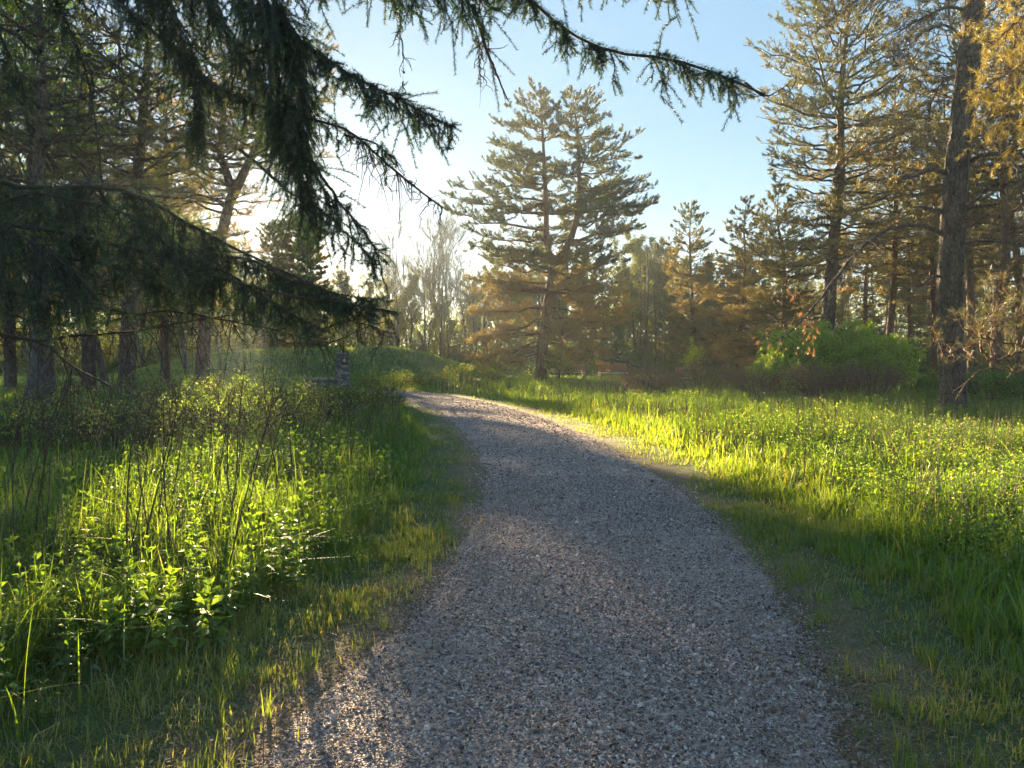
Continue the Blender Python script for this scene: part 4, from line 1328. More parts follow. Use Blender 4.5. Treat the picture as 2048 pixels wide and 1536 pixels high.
# ---------------------------------------------------------------- the near spruce with drooping boughs
def spruce():
    base = np.array([-5.3, 4.9, 0.0])
    base[2] = Hs(base[0], base[1])
    root = empty('drooping_spruce', base)
    tag(root, 'dark drooping spruce whose boughs hang across the upper left of the photo', 'spruce tree')
    mb = MB()
    P = trunk_line([(0, 0, -0.2), (0.05, 0, 4), (0, 0.05, 9), (0, 0, 15)], 60)
    tubes(P, np.linspace(0.32, 0.04, 60), 14, 0.4, mb, rough=0.04)
    mb.build('trunk', M['pinebark'], root, smooth=True)
    W_ = lambda pp: np.array([at(a, b, d) for a, b, d in pp])
    cnt = [0]

    def bough(pp, r, hang, step, start=None, t0=0.15, t1=1.0, side=0.5, sub=3, bare=0.0, tipb=0.0, bare_from=2.0, dead=False, wave=0.045, lmin=0.5, gap=0.16, taper=0.0):
        pts = W_(pp)
        if start is not None:
            pts = np.vstack([base + np.array([0, 0, start]), (base + np.array([0, 0, start]) + pts[0]) / 2 + np.array([0, 0, 0.15]), pts])
        L = resample(pts, 60) - base
        L[1:-1] += np.cumsum(RNG.normal(0, wave * 0.15 * min(1, np.linalg.norm(L[-1] - L[0]) / 2.5), (58, 3)), 0) * np.sin(np.linspace(0, math.pi, 58))[:, None]
        ln = np.linalg.norm(np.diff(L, axis=0), axis=1).sum()
        o, g = MB(), MB()
        tl = np.linspace(0, 1, 60)
        tubes(L, r * (1 - 0.78 * tl), 7, 0.3, o, rough=0.06)
        n = max(4, int(ln * (t1 - t0) / step))
        t = np.sort(U(t0, t1, n))
        p, tg = along(L[None], np.zeros(n, int), t)
        sg = np.where(RNG.random(n) < 0.5, 1, -1)[:, None]
        lat = nrm(np.cross(tg, [0, 0, 1.0])) * sg
        sd_ = RNG.integers(0, 999)
        l = U(hang[0], hang[1], n) * np.where(t > 0.9, lmin + (1 - t) * 5, 1) * (0.45 + 0.95 * vnoise(t * ln, t * 0 + sd_, 0.16, 5)) * (1 - taper * t)
        K = 8
        s = np.linspace(0, 1, K)
        # shoots leave sideways and forwards, then hang
        keep_ = vnoise(t * ln, t * 0 + sd_ + 7, 0.10, 6) > gap
        t, p, tg, sg, lat, l = t[keep_], p[keep_], tg[keep_], sg[keep_], lat[keep_], l[keep_]
        n = len(t)
        d0 = nrm(tg * U(0.2, 0.8, n)[:, None] + lat * side * U(0.4, 1.2, n)[:, None] + np.array([0, 0, 1.0]) * (U(0, 1.1, n) * (RNG.random(n) < 0.55))[:, None])
        fall = s ** 1.3
        Q = p[:, None] + d0[:, None] * ((l * 0.42)[:, None] * (s ** 0.7))[..., None]
        Q[:, :, 2] -= (l * U(0.5, 1.0, n))[:, None] * fall
        Q += np.cumsum(RNG.normal(0, 0.011, Q.shape), 1) * s[None, :, None]
        tubes(Q, 0.0026 * np.linspace(1.25, 0.5, K), 4, 0.25, o)
        segs = [(Q, np.full(n, 1.0), t)]
        n2 = n * sub
        i2 = np.repeat(np.arange(n), sub)
        t2 = U(0.15, 0.95, n2)
        p2, tg2 = along(Q, i2, t2)
        l2 = np.clip(l[i2] * U(0.25, 0.7, n2), 0.05, 0.2)
        d2 = nrm(tg2 + RNG.normal(0, 0.85, (n2, 3)))
        s2 = np.linspace(0, 1, 5)
        Q2 = p2[:, None] + d2[:, None] * (l2[:, None] * s2)[..., None]
        Q2[:, :, 2] -= (l2 * 0.25)[:, None] * s2 ** 2
        tubes(Q2, 0.0016 * np.linspace(1.1, 0.6, 5), 3, 0.25, o)
        segs.append((Q2, np.full(n2, 1.0), t[i2]))
        lo = o.build('bough', M['twig'], root, smooth=True)
        if dead:
            return
        for Qk, _, tk in segs:
            keepm = (RNG.random(len(Qk)) > bare) & (tk < bare_from)
            Qk = Qk[keepm]
            if not len(Qk):
                continue
            A, B = Qk[:, :-1].reshape(-1, 3), Qk[:, 1:].reshape(-1, 3)
            frac = np.tile(np.linspace(0, 1, Qk.shape[1] - 1), len(Qk))
            sl = np.linalg.norm(B - A, axis=1)
            m = np.maximum(1, np.round(sl * 900 * U(0.75, 1.25, len(sl)))).astype(int)
            cnt[0] += m.sum()
            i = np.repeat(np.arange(len(A)), m)
            w = RNG.random(len(i))[:, None]
            pos = A[i] + (B[i] - A[i]) * w
            ax = nrm(B - A)[i]
            rad = nrm(np.cross(ax, RNG.normal(size=(len(i), 3))))
            d = nrm(ax * U(0.45, 0.95, len(i))[:, None] + rad * 0.85)
            new = (frac[i] > 0.88) & (RNG.random(len(i)) < 0.8)
            tn = np.clip(RNG.normal(0.42, 0.16, len(i)) + new * 0.38, 0, 1)
            needle_tris(g, pos, d, U(0.014, 0.023, len(i)) * np.where(new, 0.8, 1), 0.0024, tn)
        # knobbly needles on the bough itself
        k = int(ln * 500)
        tt = U(t0, min(t1, bare_from), k)
        p, tg = along(L[None], np.zeros(k, int), tt)
        rad = nrm(np.cross(tg, RNG.normal(size=(k, 3))))
        needle_tris(g, p + rad * (r * 0.5), nrm(tg * 0.6 + rad), U(0.014, 0.022, k), 0.0024, np.clip(RNG.normal(0.4, 0.15, k), 0, 1))
        g.build('needles', M['spruce'], lo)

    # bough across the sky, upper left
    bough([(330, -70, 4.1), (560, 62, 3.7), (700, 150, 3.5), (800, 200, 3.4), (905, 255, 3.3)], 0.017, (0.12, 0.30), 0.013, start=5.0, t0=0.62, side=0.35, sub=2)
    # second bough with bare tip
    bough([(140, -60, 4.2), (330, 95, 3.9), (430, 190, 3.7), (550, 240, 3.6), (690, 270, 3.5), (770, 330, 3.4), (830, 375, 3.4), (885, 415, 3.4)], 0.02, (0.08, 0.26), 0.018, start=4.9, t0=0.5, side=0.6, sub=2, bare_from=0.90)
    bough([(560, 245, 3.6), (620, 320, 3.6), (690, 420, 3.6), (740, 480, 3.5), (765, 540, 3.5)], 0.010, (0.08, 0.22), 0.022, t0=0.05, side=0.6, sub=2)
    bough([(480, 300, 3.8), (570, 370, 3.7), (640, 415, 3.7), (700, 470, 3.6), (745, 520, 3.5)], 0.010, (0.06, 0.2), 0.03, t0=0.3, side=0.5, sub=2)
    bough([(690, 270, 3.5), (740, 285, 3.45), (790, 320, 3.4), (810, 350, 3.4)], 0.006, (0.06, 0.2), 0.026, t0=0.05, side=0.5, sub=2, bare=0.3)
    # top right bough
    bough([(560, -260, 4.3), (880, -120, 3.7), (1050, -8, 3.4), (1130, 60, 3.4), (1230, 105, 3.3), (1340, 118, 3.3), (1440, 150, 3.2), (1530, 190, 3.2)], 0.022, (0.08, 0.24), 0.014, start=6.2, t0=0.6, t1=0.985, side=0.5, gap=0.28, sub=3, lmin=0.6)
    bough([(1490, 165, 3.2), (1530, 190, 3.2), (1560, 180, 3.2), (1590, 155, 3.2)], 0.005, (0.05, 0.15), 0.05, t0=0.1, side=0.3, sub=1, dead=True)
    bough([(480, -220, 4.2), (760, -75, 3.6), (850, -30, 3.5), (960, -25, 3.5), (1060, -70, 3.4), (1120, -90, 3.4)], 0.016, (0.14, 0.36), 0.013, start=6.0, t0=0.6, side=0.4, sub=3)
    bough([(900, -210, 3.6), (1080, -110, 3.4), (1220, -75, 3.3), (1345, -60, 3.3)], 0.012, (0.12, 0.3), 0.013, t0=0.3, side=0.4, sub=3)
    bough([(945, 10, 3.5), (965, 70, 3.5), (990, 140, 3.5), (1017, 203, 3.5)], 0.012, (0.04, 0.12), 0.08, t0=0.2, side=0.7, sub=1, dead=True)
    bough([(420, -120, 4.0), (560, -40, 3.7), (620, -15, 3.6), (660, -20, 3.6)], 0.01, (0.08, 0.15), 0.02, t0=0.4, side=0.5, sub=2)
    for a, b in ((795, 800), (950, 955)):
        bough([(a, -20, 3.5), (a + 8, 90, 3.5), (a + 12, 180, 3.5), (b + 4, 215, 3.5)], 0.002, (0.03, 0.09), 0.06, t0=0.1, side=0.8, sub=1, dead=True)
    # curtain of hanging shoots
    bough([(330, -110, 4.0), (400, -30, 3.9), (470, 80, 3.8), (540, 200, 3.7), (590, 330, 3.6), (640, 440, 3.6)], 0.018, (0.18, 0.42), 0.015, start=5.4, t0=0.45, side=0.6, sub=3)
    bough([(430, -110, 3.9), (520, -20, 3.7), (565, 100, 3.65), (600, 220, 3.6), (625, 320, 3.6), (660, 400, 3.6)], 0.014, (0.18, 0.42), 0.015, t0=0.1, side=0.6, sub=3)
    bough([(480, -60, 3.6), (545, 0, 3.5), (585, 90, 3.5), (605, 200, 3.5)], 0.010, (0.2, 0.45), 0.013, t0=0.1, side=0.5, sub=3)
    bough([(270, -90, 4.0), (345, 20, 3.9), (385, 130, 3.8), (402, 245, 3.8)], 0.014, (0.15, 0.3), 0.016, t0=0.1, side=0.6, sub=3)
    bough([(170, -110, 4.2), (240, -50, 4.1), (310, 20, 4.0), (330, 60, 4.0)], 0.010, (0.1, 0.25), 0.02, t0=0.1, side=0.6, sub=3)
    # far left hanging boughs
    bough([(40, -80, 4.4), (110, 20, 4.3), (150, 100, 4.2), (178, 190, 4.2), (195, 290, 4.2), (205, 380, 4.2)], 0.016, (0.12, 0.34), 0.03, start=5.2, t0=0.5, t1=0.85, side=0.5, sub=2)
    bough([(100, -60, 4.3), (180, 30, 4.2), (215, 85, 4.2), (235, 160, 4.2), (240, 240, 4.2)], 0.007, (0.05, 0.15), 0.05, t0=0.1, side=0.5, sub=1, dead=True)
    bough([(-60, -40, 4.2), (-10, 40, 4.2), (30, 120, 4.2), (45, 170, 4.2)], 0.012, (0.15, 0.35), 0.03, t0=0.1, side=0.5, sub=2)
    # heavy low boughs
    low = dict(side=0.8, sub=3, t0=0.25, gap=0.37, taper=0.62)
    bough([(-40, 375, 4.8), (90, 392, 4.7), (200, 402, 4.6), (300, 430, 4.5), (430, 490, 4.4), (520, 530, 4.3), (620, 570, 4.2), (700, 600, 4.2)], 0.024, (0.36, 0.8), 0.009, start=2.9, **low)
    bough([(-40, 440, 4.4), (110, 455, 4.3), (260, 490, 4.2), (400, 540, 4.1), (550, 585, 4.0), (680, 605, 4.0), (795, 625, 4.0)], 0.022, (0.28, 0.6), 0.012, start=2.5, **low)
    bough([(-40, 520, 4.6), (80, 520, 4.6), (200, 535, 4.6), (330, 560, 4.6), (470, 600, 4.6), (560, 620, 4.5)], 0.02, (0.28, 0.55), 0.017, start=2.2, **low)
    bough([(-90, 420, 3.9), (0, 440, 3.8), (80, 480, 3.7), (150, 540, 3.7), (190, 600, 3.7)], 0.016, (0.2, 0.45), 0.02, start=2.5, side=0.8, sub=3, t0=0.3)
    bough([(-60, 390, 4.0), (60, 375, 3.9), (140, 385, 3.9), (230, 410, 3.9), (330, 470, 3.8), (420, 530, 3.8)], 0.014, (0.15, 0.35), 0.022, start=2.8, side=0.9, sub=3, t0=0.3)
    bough([(380, 500, 4.3), (500, 520, 4.2), (600, 560, 4.1), (690, 590, 4.1), (760, 600, 4.0)], 0.010, (0.12, 0.24), 0.016, t0=0.05, side=0.8, sub=3, taper=0.4)
    bough([(300, 470, 4.4), (420, 540, 4.2), (520, 600, 4.1), (600, 640, 4.0), (640, 655, 4.0)], 0.012, (0.12, 0.24), 0.02, t0=0.05, side=0.8, sub=3, taper=0.4)
    bough([(-90, 560, 4.1), (20, 580, 4.0), (120, 600, 4.0), (230, 620, 4.0), (330, 635, 4.0)], 0.014, (0.1, 0.25), 0.02, start=1.9, side=0.8, sub=2, t0=0.3)
    # dead lower limbs
    bough([(-90, 650, 4.3), (0, 676, 4.2), (95, 700, 4.2), (150, 737, 4.1), (222, 772, 4.1)], 0.022, (0.1, 0.5), 0.06, start=1.5, side=0.9, sub=3, t0=0.4, dead=True)
    bough([(120, 640, 4.5), (340, 615, 4.5), (450, 632, 4.4), (560, 656, 4.3), (640, 682, 4.2), (682, 681, 4.2), (730, 655, 4.2), (775, 642, 4.2)], 0.014, (0.06, 0.3), 0.04, start=2.0, side=0.9, sub=3, t0=0.3, dead=True)
    bough([(-60, 665, 4.5), (100, 672, 4.5), (210, 668, 4.4), (330, 648, 4.3), (480, 628, 4.3)], 0.016, (0.06, 0.4), 0.05, start=1.8, side=0.9, sub=3, t0=0.3, dead=True)
    bough([(640, 660, 4.1), (700, 640, 4.05), (750, 655, 4.0), (790, 668, 4.0)], 0.006, (0.04, 0.14), 0.03, t0=0.1, side=0.8, sub=2, bare=0.5)
    print('spruce needles', cnt[0])


spruce()


# ---------------------------------------------------------------- shrubs
def shrub(name, loc, rx, ry, h, nstem, nleaf, leaf, tint, label, leafm='leaf', stemt=0.4, cat='shrub', group=None, rs=0.012, dome=0.75, low=0.0, seed=1, arch=0.5):
    global RNG
    keep, RNG = RNG, np.random.default_rng(seed)
    root = empty(name, loc)
    tag(root, label, cat, group)
    a = U(0, 6.28, nstem)
    r = np.sqrt(RNG.random(nstem))
    tip = np.stack([np.cos(a) * rx * r, np.sin(a) * ry * r, h * (0.45 + 0.6 * np.sqrt(np.maximum(0, 1 - r ** 2))) * U(0.62, 1.2, nstem)], -1)
    b0 = np.stack([np.cos(a) * rx * 0.25 * r, np.sin(a) * ry * 0.25 * r, np.full(nstem, -0.05)], -1)
    s = np.linspace(0, 1, 8)
    P = b0[:, None] + (tip - b0)[:, None] * s[:, None]
    P[:, :, 2] += (arch * 0.35 * h * np.sin(s * math.pi))[None]
    P += np.cumsum(RNG.normal(0, 0.035, P.shape), 1) * s[:, None]
    st, lf = MB(), MB()
    tubes(P, rs * np.linspace(1.2, 0.3, 8), 4, np.clip(RNG.normal(stemt, 0.15, nstem), 0, 1), st)
    L = np.linalg.norm(tip - b0, axis=1)
    P2, L2, i2, t2 = spawn(P, L, 7, 0.3, 1, (0.4, 1.0), 0.4, 6, up=0.1, wander=0.05)
    tubes(P2, rs * 0.4 * np.linspace(1, 0.4, 6), 3, np.clip(RNG.normal(stemt, 0.15, len(P2)), 0, 1), st)
    P3, L3, i3, t3 = spawn(P2, L2, 4, 0.2, 1, (0.4, 1.0), 0.5, 4, up=0.05, wander=0.05)
    tubes(P3, rs * 0.25 * np.linspace(1, 0.5, 4), 3, np.clip(RNG.normal(stemt, 0.15, len(P3)), 0, 1), st)
    st.build('stems', M['stalk'], root)
    if nleaf:
        j = RNG.integers(0, len(P3), nleaf)
        p, tg = along(P3, j, U(0.1, 1, nleaf))
        p = p + RNG.normal(0, leaf * 0.5, p.shape)
        k = p[:, 2] > low * h
        p, tg = p[k], tg[k]
        n = len(p)
        cl_ = vnoise(p[:, 0] + 0.5 * p[:, 1], p[:, 2], 0.5, seed)
        leaves(lf, p, nrm(tg + RNG.normal(0, 0.8, p.shape)), leaf * U(0.7, 1.3, n), leaf * 0.55, np.clip(tint + 0.35 * (cl_ - 0.5) + RNG.normal(0, 0.2, n), 0, 1))
        lf.build('leaves', M[leafm], root)
    RNG = keep
    return root


def on(px, d, dz=0.0):
    s = spot(px, d)
    s[2] += dz
    return s


shrub('green_shrub', on(1668, 25.5), 2.75, 1.8, 2.0, 95, 30000, 0.125, 0.85, 'broad bright green shrub left of the big dark pine', leafm='shrubleaf', rs=0.014, seed=201, low=0.12)
shrub('green_shrub', on(1765, 24.8), 1.1, 0.9, 1.65, 34, 7000, 0.125, 0.95, 'light green shoulder of shrub closest to the big dark pine', leafm='shrubleaf', rs=0.012, seed=202, low=0.15)
shrub('yellow_shrub', on(1118, 43), 0.95, 0.8, 1.45, 18, 3200, 0.10, 0.8, 'yellow green bush right of the forked pine foot', seed=203, leafm='weed', rs=0.01)
shrub('young_larch', on(1388, 41), 0.55, 0.5, 1.9, 14, 2600, 0.09, 0.75, 'feathery light green sapling under the slender pine', seed=204, leafm='weed', rs=0.012, arch=0.1, cat='sapling')
for i, (px, d, rx, h, lab) in enumerate(((1290, 27, 1.6, 0.85, 'brown thicket around the fallen branch'), (1400, 26, 1.6, 0.9, 'brown thicket left of the green shrub'), (1520, 24.5, 1.5, 0.9, 'brown thicket under the left end of the green shrub'),
                                         (1640, 23.2, 1.5, 0.95, 'brown thicket at the foot of the green shrub'), (1745, 22.4, 1.2, 1.0, 'brown thicket between green shrub and big dark pine'))):
    shrub('bramble_thicket', on(px, d), rx, 0.9, h * 1.12, 70, 1500, 0.05, 0.45, lab + ', dead arching canes', seed=210 + i, leafm='deadleaf', rs=0.009, stemt=0.75, cat='thicket', arch=0.9)
for i, (px, d, rx, h, nl, lab) in enumerate(((300, 13.5, 1.3, 0.85, 700, 'dark bare bush at the left below the straight pine'), (430, 15, 1.3, 0.82, 900, 'twiggy bush in front of the leaning forked pine'), (560, 15.5, 1.3, 0.8, 700, 'twiggy dark bush between the forked trunk and the stone pillar'),
                                             (690, 17, 1.2, 0.7, 900, 'twiggy bush in front of the stone pillar'), (150, 12.5, 1.2, 0.8, 1000, 'bush with dry twigs near the left edge'), (760, 20, 0.8, 0.55, 700, 'low bush where the path bends out of sight'),
             (60, 10.5, 1.1, 0.8, 600, 'dry twiggy bush at the left edge below the dead limb'), (220, 10, 0.9, 0.75, 500, 'dry twiggy bush nearest the camera on the left'), (370, 11, 1.0, 0.7, 500, 'brown twiggy bush behind the dead weed stalks'), (500, 12, 1.1, 0.72, 600, 'brown twiggy bush in the middle of the left meadow'), (630, 13, 0.9, 0.62, 500, 'brown twiggy bush closest to the path bend'), (350, 17, 1.4, 0.85, 700, 'tall twiggy bush under the lowest spruce limb'))):
    shrub('twiggy_bush', on(px, d), rx, 1.0, h, 70, nl * 2, 0.05, 0.55, lab, seed=230 + i, leafm='weed', rs=0.007, stemt=0.42, arch=0.2)
for i, (px, d, rx, h, lab) in enumerate(((790, 33, 1.2, 0.6, 'low brown brush just beyond the bend of the path'), (860, 35, 1.3, 0.6, 'low brown brush left of the forked pine beside the grass'), (930, 38, 1.2, 0.9, 'brown brush with yellow leaves left of the forked pine'), (985, 42, 1.3, 0.7, 'brown brush nearest the forked pine foot'), (735, 32, 0.7, 0.55, 'low brush at the right side of the stone pillar'))):
    shrub('brush_clump', on(px, d), rx, 0.9, h, 40, 1500, 0.07, 0.7 + 0.08 * (i % 3), lab, seed=250 + i, leafm='weed', rs=0.010, stemt=0.6, arch=0.6, cat='brush')
for i, (px, d, rx, h, lab) in enumerate(((1985, 20, 1.6, 0.9, 'low green bush right of the big dark pine foot'), (2080, 19, 1.5, 1.0, 'low green bush at the right edge below the twisted pine'), (1860, 27, 1.2, 0.8, 'low bush in the shade left of the big dark pine'), (1500, 33, 1.6, 1.0, 'low dark bush left behind the green shrub'))):
    shrub('low_bush', on(px, d), rx, 1.0, h, 40, 5000, 0.07, 0.45, lab, seed=270 + i, rs=0.008)


# fallen branch right of the benches
def fallen():
    D = 28.0
    base = spot(1300, D)
    root = empty('fallen_branch', base)
    tag(root, 'broken fallen branch propped up in brown brush right of the benches', 'fallen branch')
    q_ = lambda px, py, dy=0: at(px, py, D + dy) - base
    for nm, pp, r in (('log', [(1252, 758), (1275, 762), (1300, 770), (1340, 790)], 0.11), ('limb', [(1262, 765), (1252, 775), (1245, 790)], 0.06), ('limb', [(1310, 762), (1280, 735), (1245, 722), (1210, 720), (1186, 712)], 0.05),
                      ('limb', [(1252, 722), (1258, 742), (1268, 758)], 0.03), ('limb', [(1240, 718), (1232, 712), (1240, 706)], 0.02)):
        L = resample(np.array([q_(a, b) for a, b in pp]), 20)
        L[1:-1] += RNG.normal(0, 0.02, (18, 3))
        o = MB()
        tubes(L, r * np.linspace(1, 0.45, 20), 8, 0.4, o, rough=0.06)
        n = 8
        p, tg = along(L[None], np.zeros(n, int), U(0.2, 1, n))
        d = nrm(tg + RNG.normal(0, 0.7, (n, 3)))
        tubes(p[:, None] + d[:, None] * (U(0.2, 0.6, n)[:, None] * np.linspace(0, 1, 4))[..., None], 0.012 * np.linspace(1, .4, 4), 4, 0.4, o)
        o.build(nm, M['pinebark'], root)


fallen()


# ---------------------------------------------------------------- stalks and leafy plants on the left
def stalk_mesh(seed, h, fork, lean):
    global RNG
    keep, RNG = RNG, np.random.default_rng(seed)
    mb = MB()
    s = np.linspace(0, 1, 12)
    P = np.stack([lean * h * s ** 1.4, 0.05 * h * np.sin(s * 3 + seed), h * s], -1) + np.cumsum(RNG.normal(0, 0.004, (12, 3)), 0)
    P[0] = (0, 0, -0.03)
    tubes(P, 0.0055 * np.linspace(1.1, 0.45, 12), 6, 0.3, mb)
    n = fork
    p, tg = along(P[None], np.zeros(n, int), U(0.45, 1, n))
    d = nrm(tg + RNG.normal(0, 0.35, (n, 3)))
    W = p[:, None] + d[:, None] * (U(0.05, 0.22, n)[:, None] * np.linspace(0, 1, 4))[..., None]
    tubes(W, 0.0017 * np.linspace(1.2, .6, 4), 3, 0.4, mb)
    m = n * 3
    a, b = along(W, RNG.integers(0, n, m), U(0.3, 1, m))
    leaves(mb, a, nrm(b + RNG.normal(0, 0.7, a.shape)), 0.016, 0.009, np.clip(RNG.normal(0.6, 0.25, m), 0, 1), droop=0.8)
    RNG = keep
    return mb.mesh('dead_stalk', M['stalk'])


STALKS = [stalk_mesh(300 + i, (0.85, 1.0, 1.15, 1.25, 0.7, 1.05)[i], (4, 10, 7, 14, 5, 9)[i], (0.06, 0.16, 0.24, 0.1, 0.34, 0.2)[i]) for i in range(6)]
sl = ['straight short dead weed stalk', 'twiggy dead weed stalk', 'leaning dead weed stalk', 'tall branching dead weed stalk', 'slanting dead weed stalk', 'bent dead weed stalk']
k = 0
spots = []
for px, py in ((290, 1190), (240, 1250), (255, 1215), (310, 1150), (385, 1110), (430, 1060), (450, 1150), (470, 1095), (440, 1230), (545, 1040), (560, 1010), (520, 1080), (405, 1010), (420, 1005), (465, 1000), (480, 985), (500, 990), (60, 1230), (110, 1190), (85, 1090),
               (35, 1150), (140, 1060), (160, 1010), (210, 1010), (350, 1000), (330, 960), (600, 960), (615, 975), (620, 930), (680, 900), (690, 905), (700, 880), (240, 960), (190, 960), (130, 950), (60, 960), (20, 1000), (30, 930), (100, 900), (330, 1180)):
    g_ = gnd(px, py)
    spots.append((g_[0], g_[1]))
while len(spots) < 84:
    y_ = U(4.5, 17)
    x_ = -U(1.6, 0.72 * y_ + 0.6)
    if path_dist(np.array([x_]), np.array([y_]))[0] > 1.3:
        spots.append((x_, y_))
for i, (x_, y_) in enumerate(spots):
    v = i % 6
    o = bpy.data.objects.new('dead_stalk', STALKS[v])
    COL.objects.link(o)
    o.location = (x_, y_, Hs(x_, y_))
    o.rotation_euler = (RNG.normal(0, 0.06), RNG.normal(0, 0.06), RNG.normal(0.1, 0.5))
    s = U(0.85, 1.2)
    o.scale = (s, s, s)
    near = 'close to the camera' if y_ < 7 else 'further back'
    tag(o, sl[v] + ' in the grass left of the path, ' + near, 'weed stalk', 'dead weed stalks left of the path')


def leafy_mesh(seed, h, pairs, leaf):
    global RNG
    keep, RNG = RNG, np.random.default_rng(seed)
    mb = MB()
    for stem in range(3):
        a0 = U(0, 6.28)
        le = U(0.05, 0.3) * (stem > 0)
        hh = h * (1 if stem == 0 else U(0.6, 0.9))
        s = np.linspace(0, 1, 7)
        P = np.stack([np.cos(a0) * le * hh * s, np.sin(a0) * le * hh * s, hh * s], -1)
        tubes(P, 0.003 * np.linspace(1.2, 0.5, 7), 5, 0.3, mb)
        for j in range(pairs):
            t = 0.2 + 0.8 * j / (pairs - 1)
            p, tg = along(P[None], np.zeros(4, int), np.full(4, t))
            az = a0 + j * 1.57 + np.array([0, math.pi, 0.2, math.pi + 0.2])
            el = 0.1 + 0.8 * t ** 3 + RNG.normal(0, 0.12, 4)
            d = np.stack([np.cos(az) * np.cos(el), np.sin(az) * np.cos(el), np.sin(el)], -1)
            m = 4 if t > 0.85 else 2
            l = leaf * (1.15 - 0.5 * t ** 2) * U(0.85, 1.15, m)
            leaves(mb, p[:m], d[:m], l, l * 0.42, np.clip(RNG.normal(0.55 + 0.3 * t, 0.08, m), 0, 1), droop=0.18, curl=0.2)
    RNG = keep
    return mb.mesh('leafy_weed', M['leaf'])


LEAFYW = [leafy_mesh(400 + i, (0.42, 0.55, 0.34)[i], (7, 9, 6)[i], (0.085, 0.075, 0.10)[i]) for i in range(3)]
ll = ['leafy green weed with paired pointed leaves', 'tall leafy weed with many paired leaves', 'low broad leaved green weed']
spots = []
for px, py in ((480, 1230), (500, 1215), (455, 1250), (545, 1185), (575, 1175), (520, 1140), (510, 1080), (530, 1095), (370, 1150), (350, 1270), (170, 1290), (190, 1260), (330, 1330), (395, 1260), (430, 1300), (590, 1190), (560, 1120), (600, 1075), (640, 1120), (660, 1090), (690, 1010),
               (700, 960), (690, 940), (640, 1030), (100, 1300), (60, 1330), (240, 1330), (20, 1250), (270, 1270), (720, 990), (610, 1150), (300, 1320), (130, 1230), (450, 1180), (400, 1200), (60, 1130), (120, 1150), (200, 1180)):
    g_ = gnd(px, py)
    spots.append((g_[0], g_[1]))
while len(spots) < 74:
    y_ = U(3.2, 13)
    x_ = -U(1.2, 0.72 * y_ + 0.5)
    if path_dist(np.array([x_]), np.array([y_]))[0] > 1.0:
        spots.append((x_, y_))
for i, (x_, y_) in enumerate(spots):
    v = i % 3
    o = bpy.data.objects.new('leafy_weed', LEAFYW[v])
    COL.objects.link(o)
    o.location = (x_, y_, Hs(x_, y_))
    o.rotation_euler = (RNG.normal(0, 0.1), RNG.normal(0, 0.1), U(0, 6.28))
    s = U(0.75, 1.2)
    o.scale = (s, s, s)
    tag(o, ll[v] + ' in the grass left of the path', 'weed', 'leafy weeds left of the path')


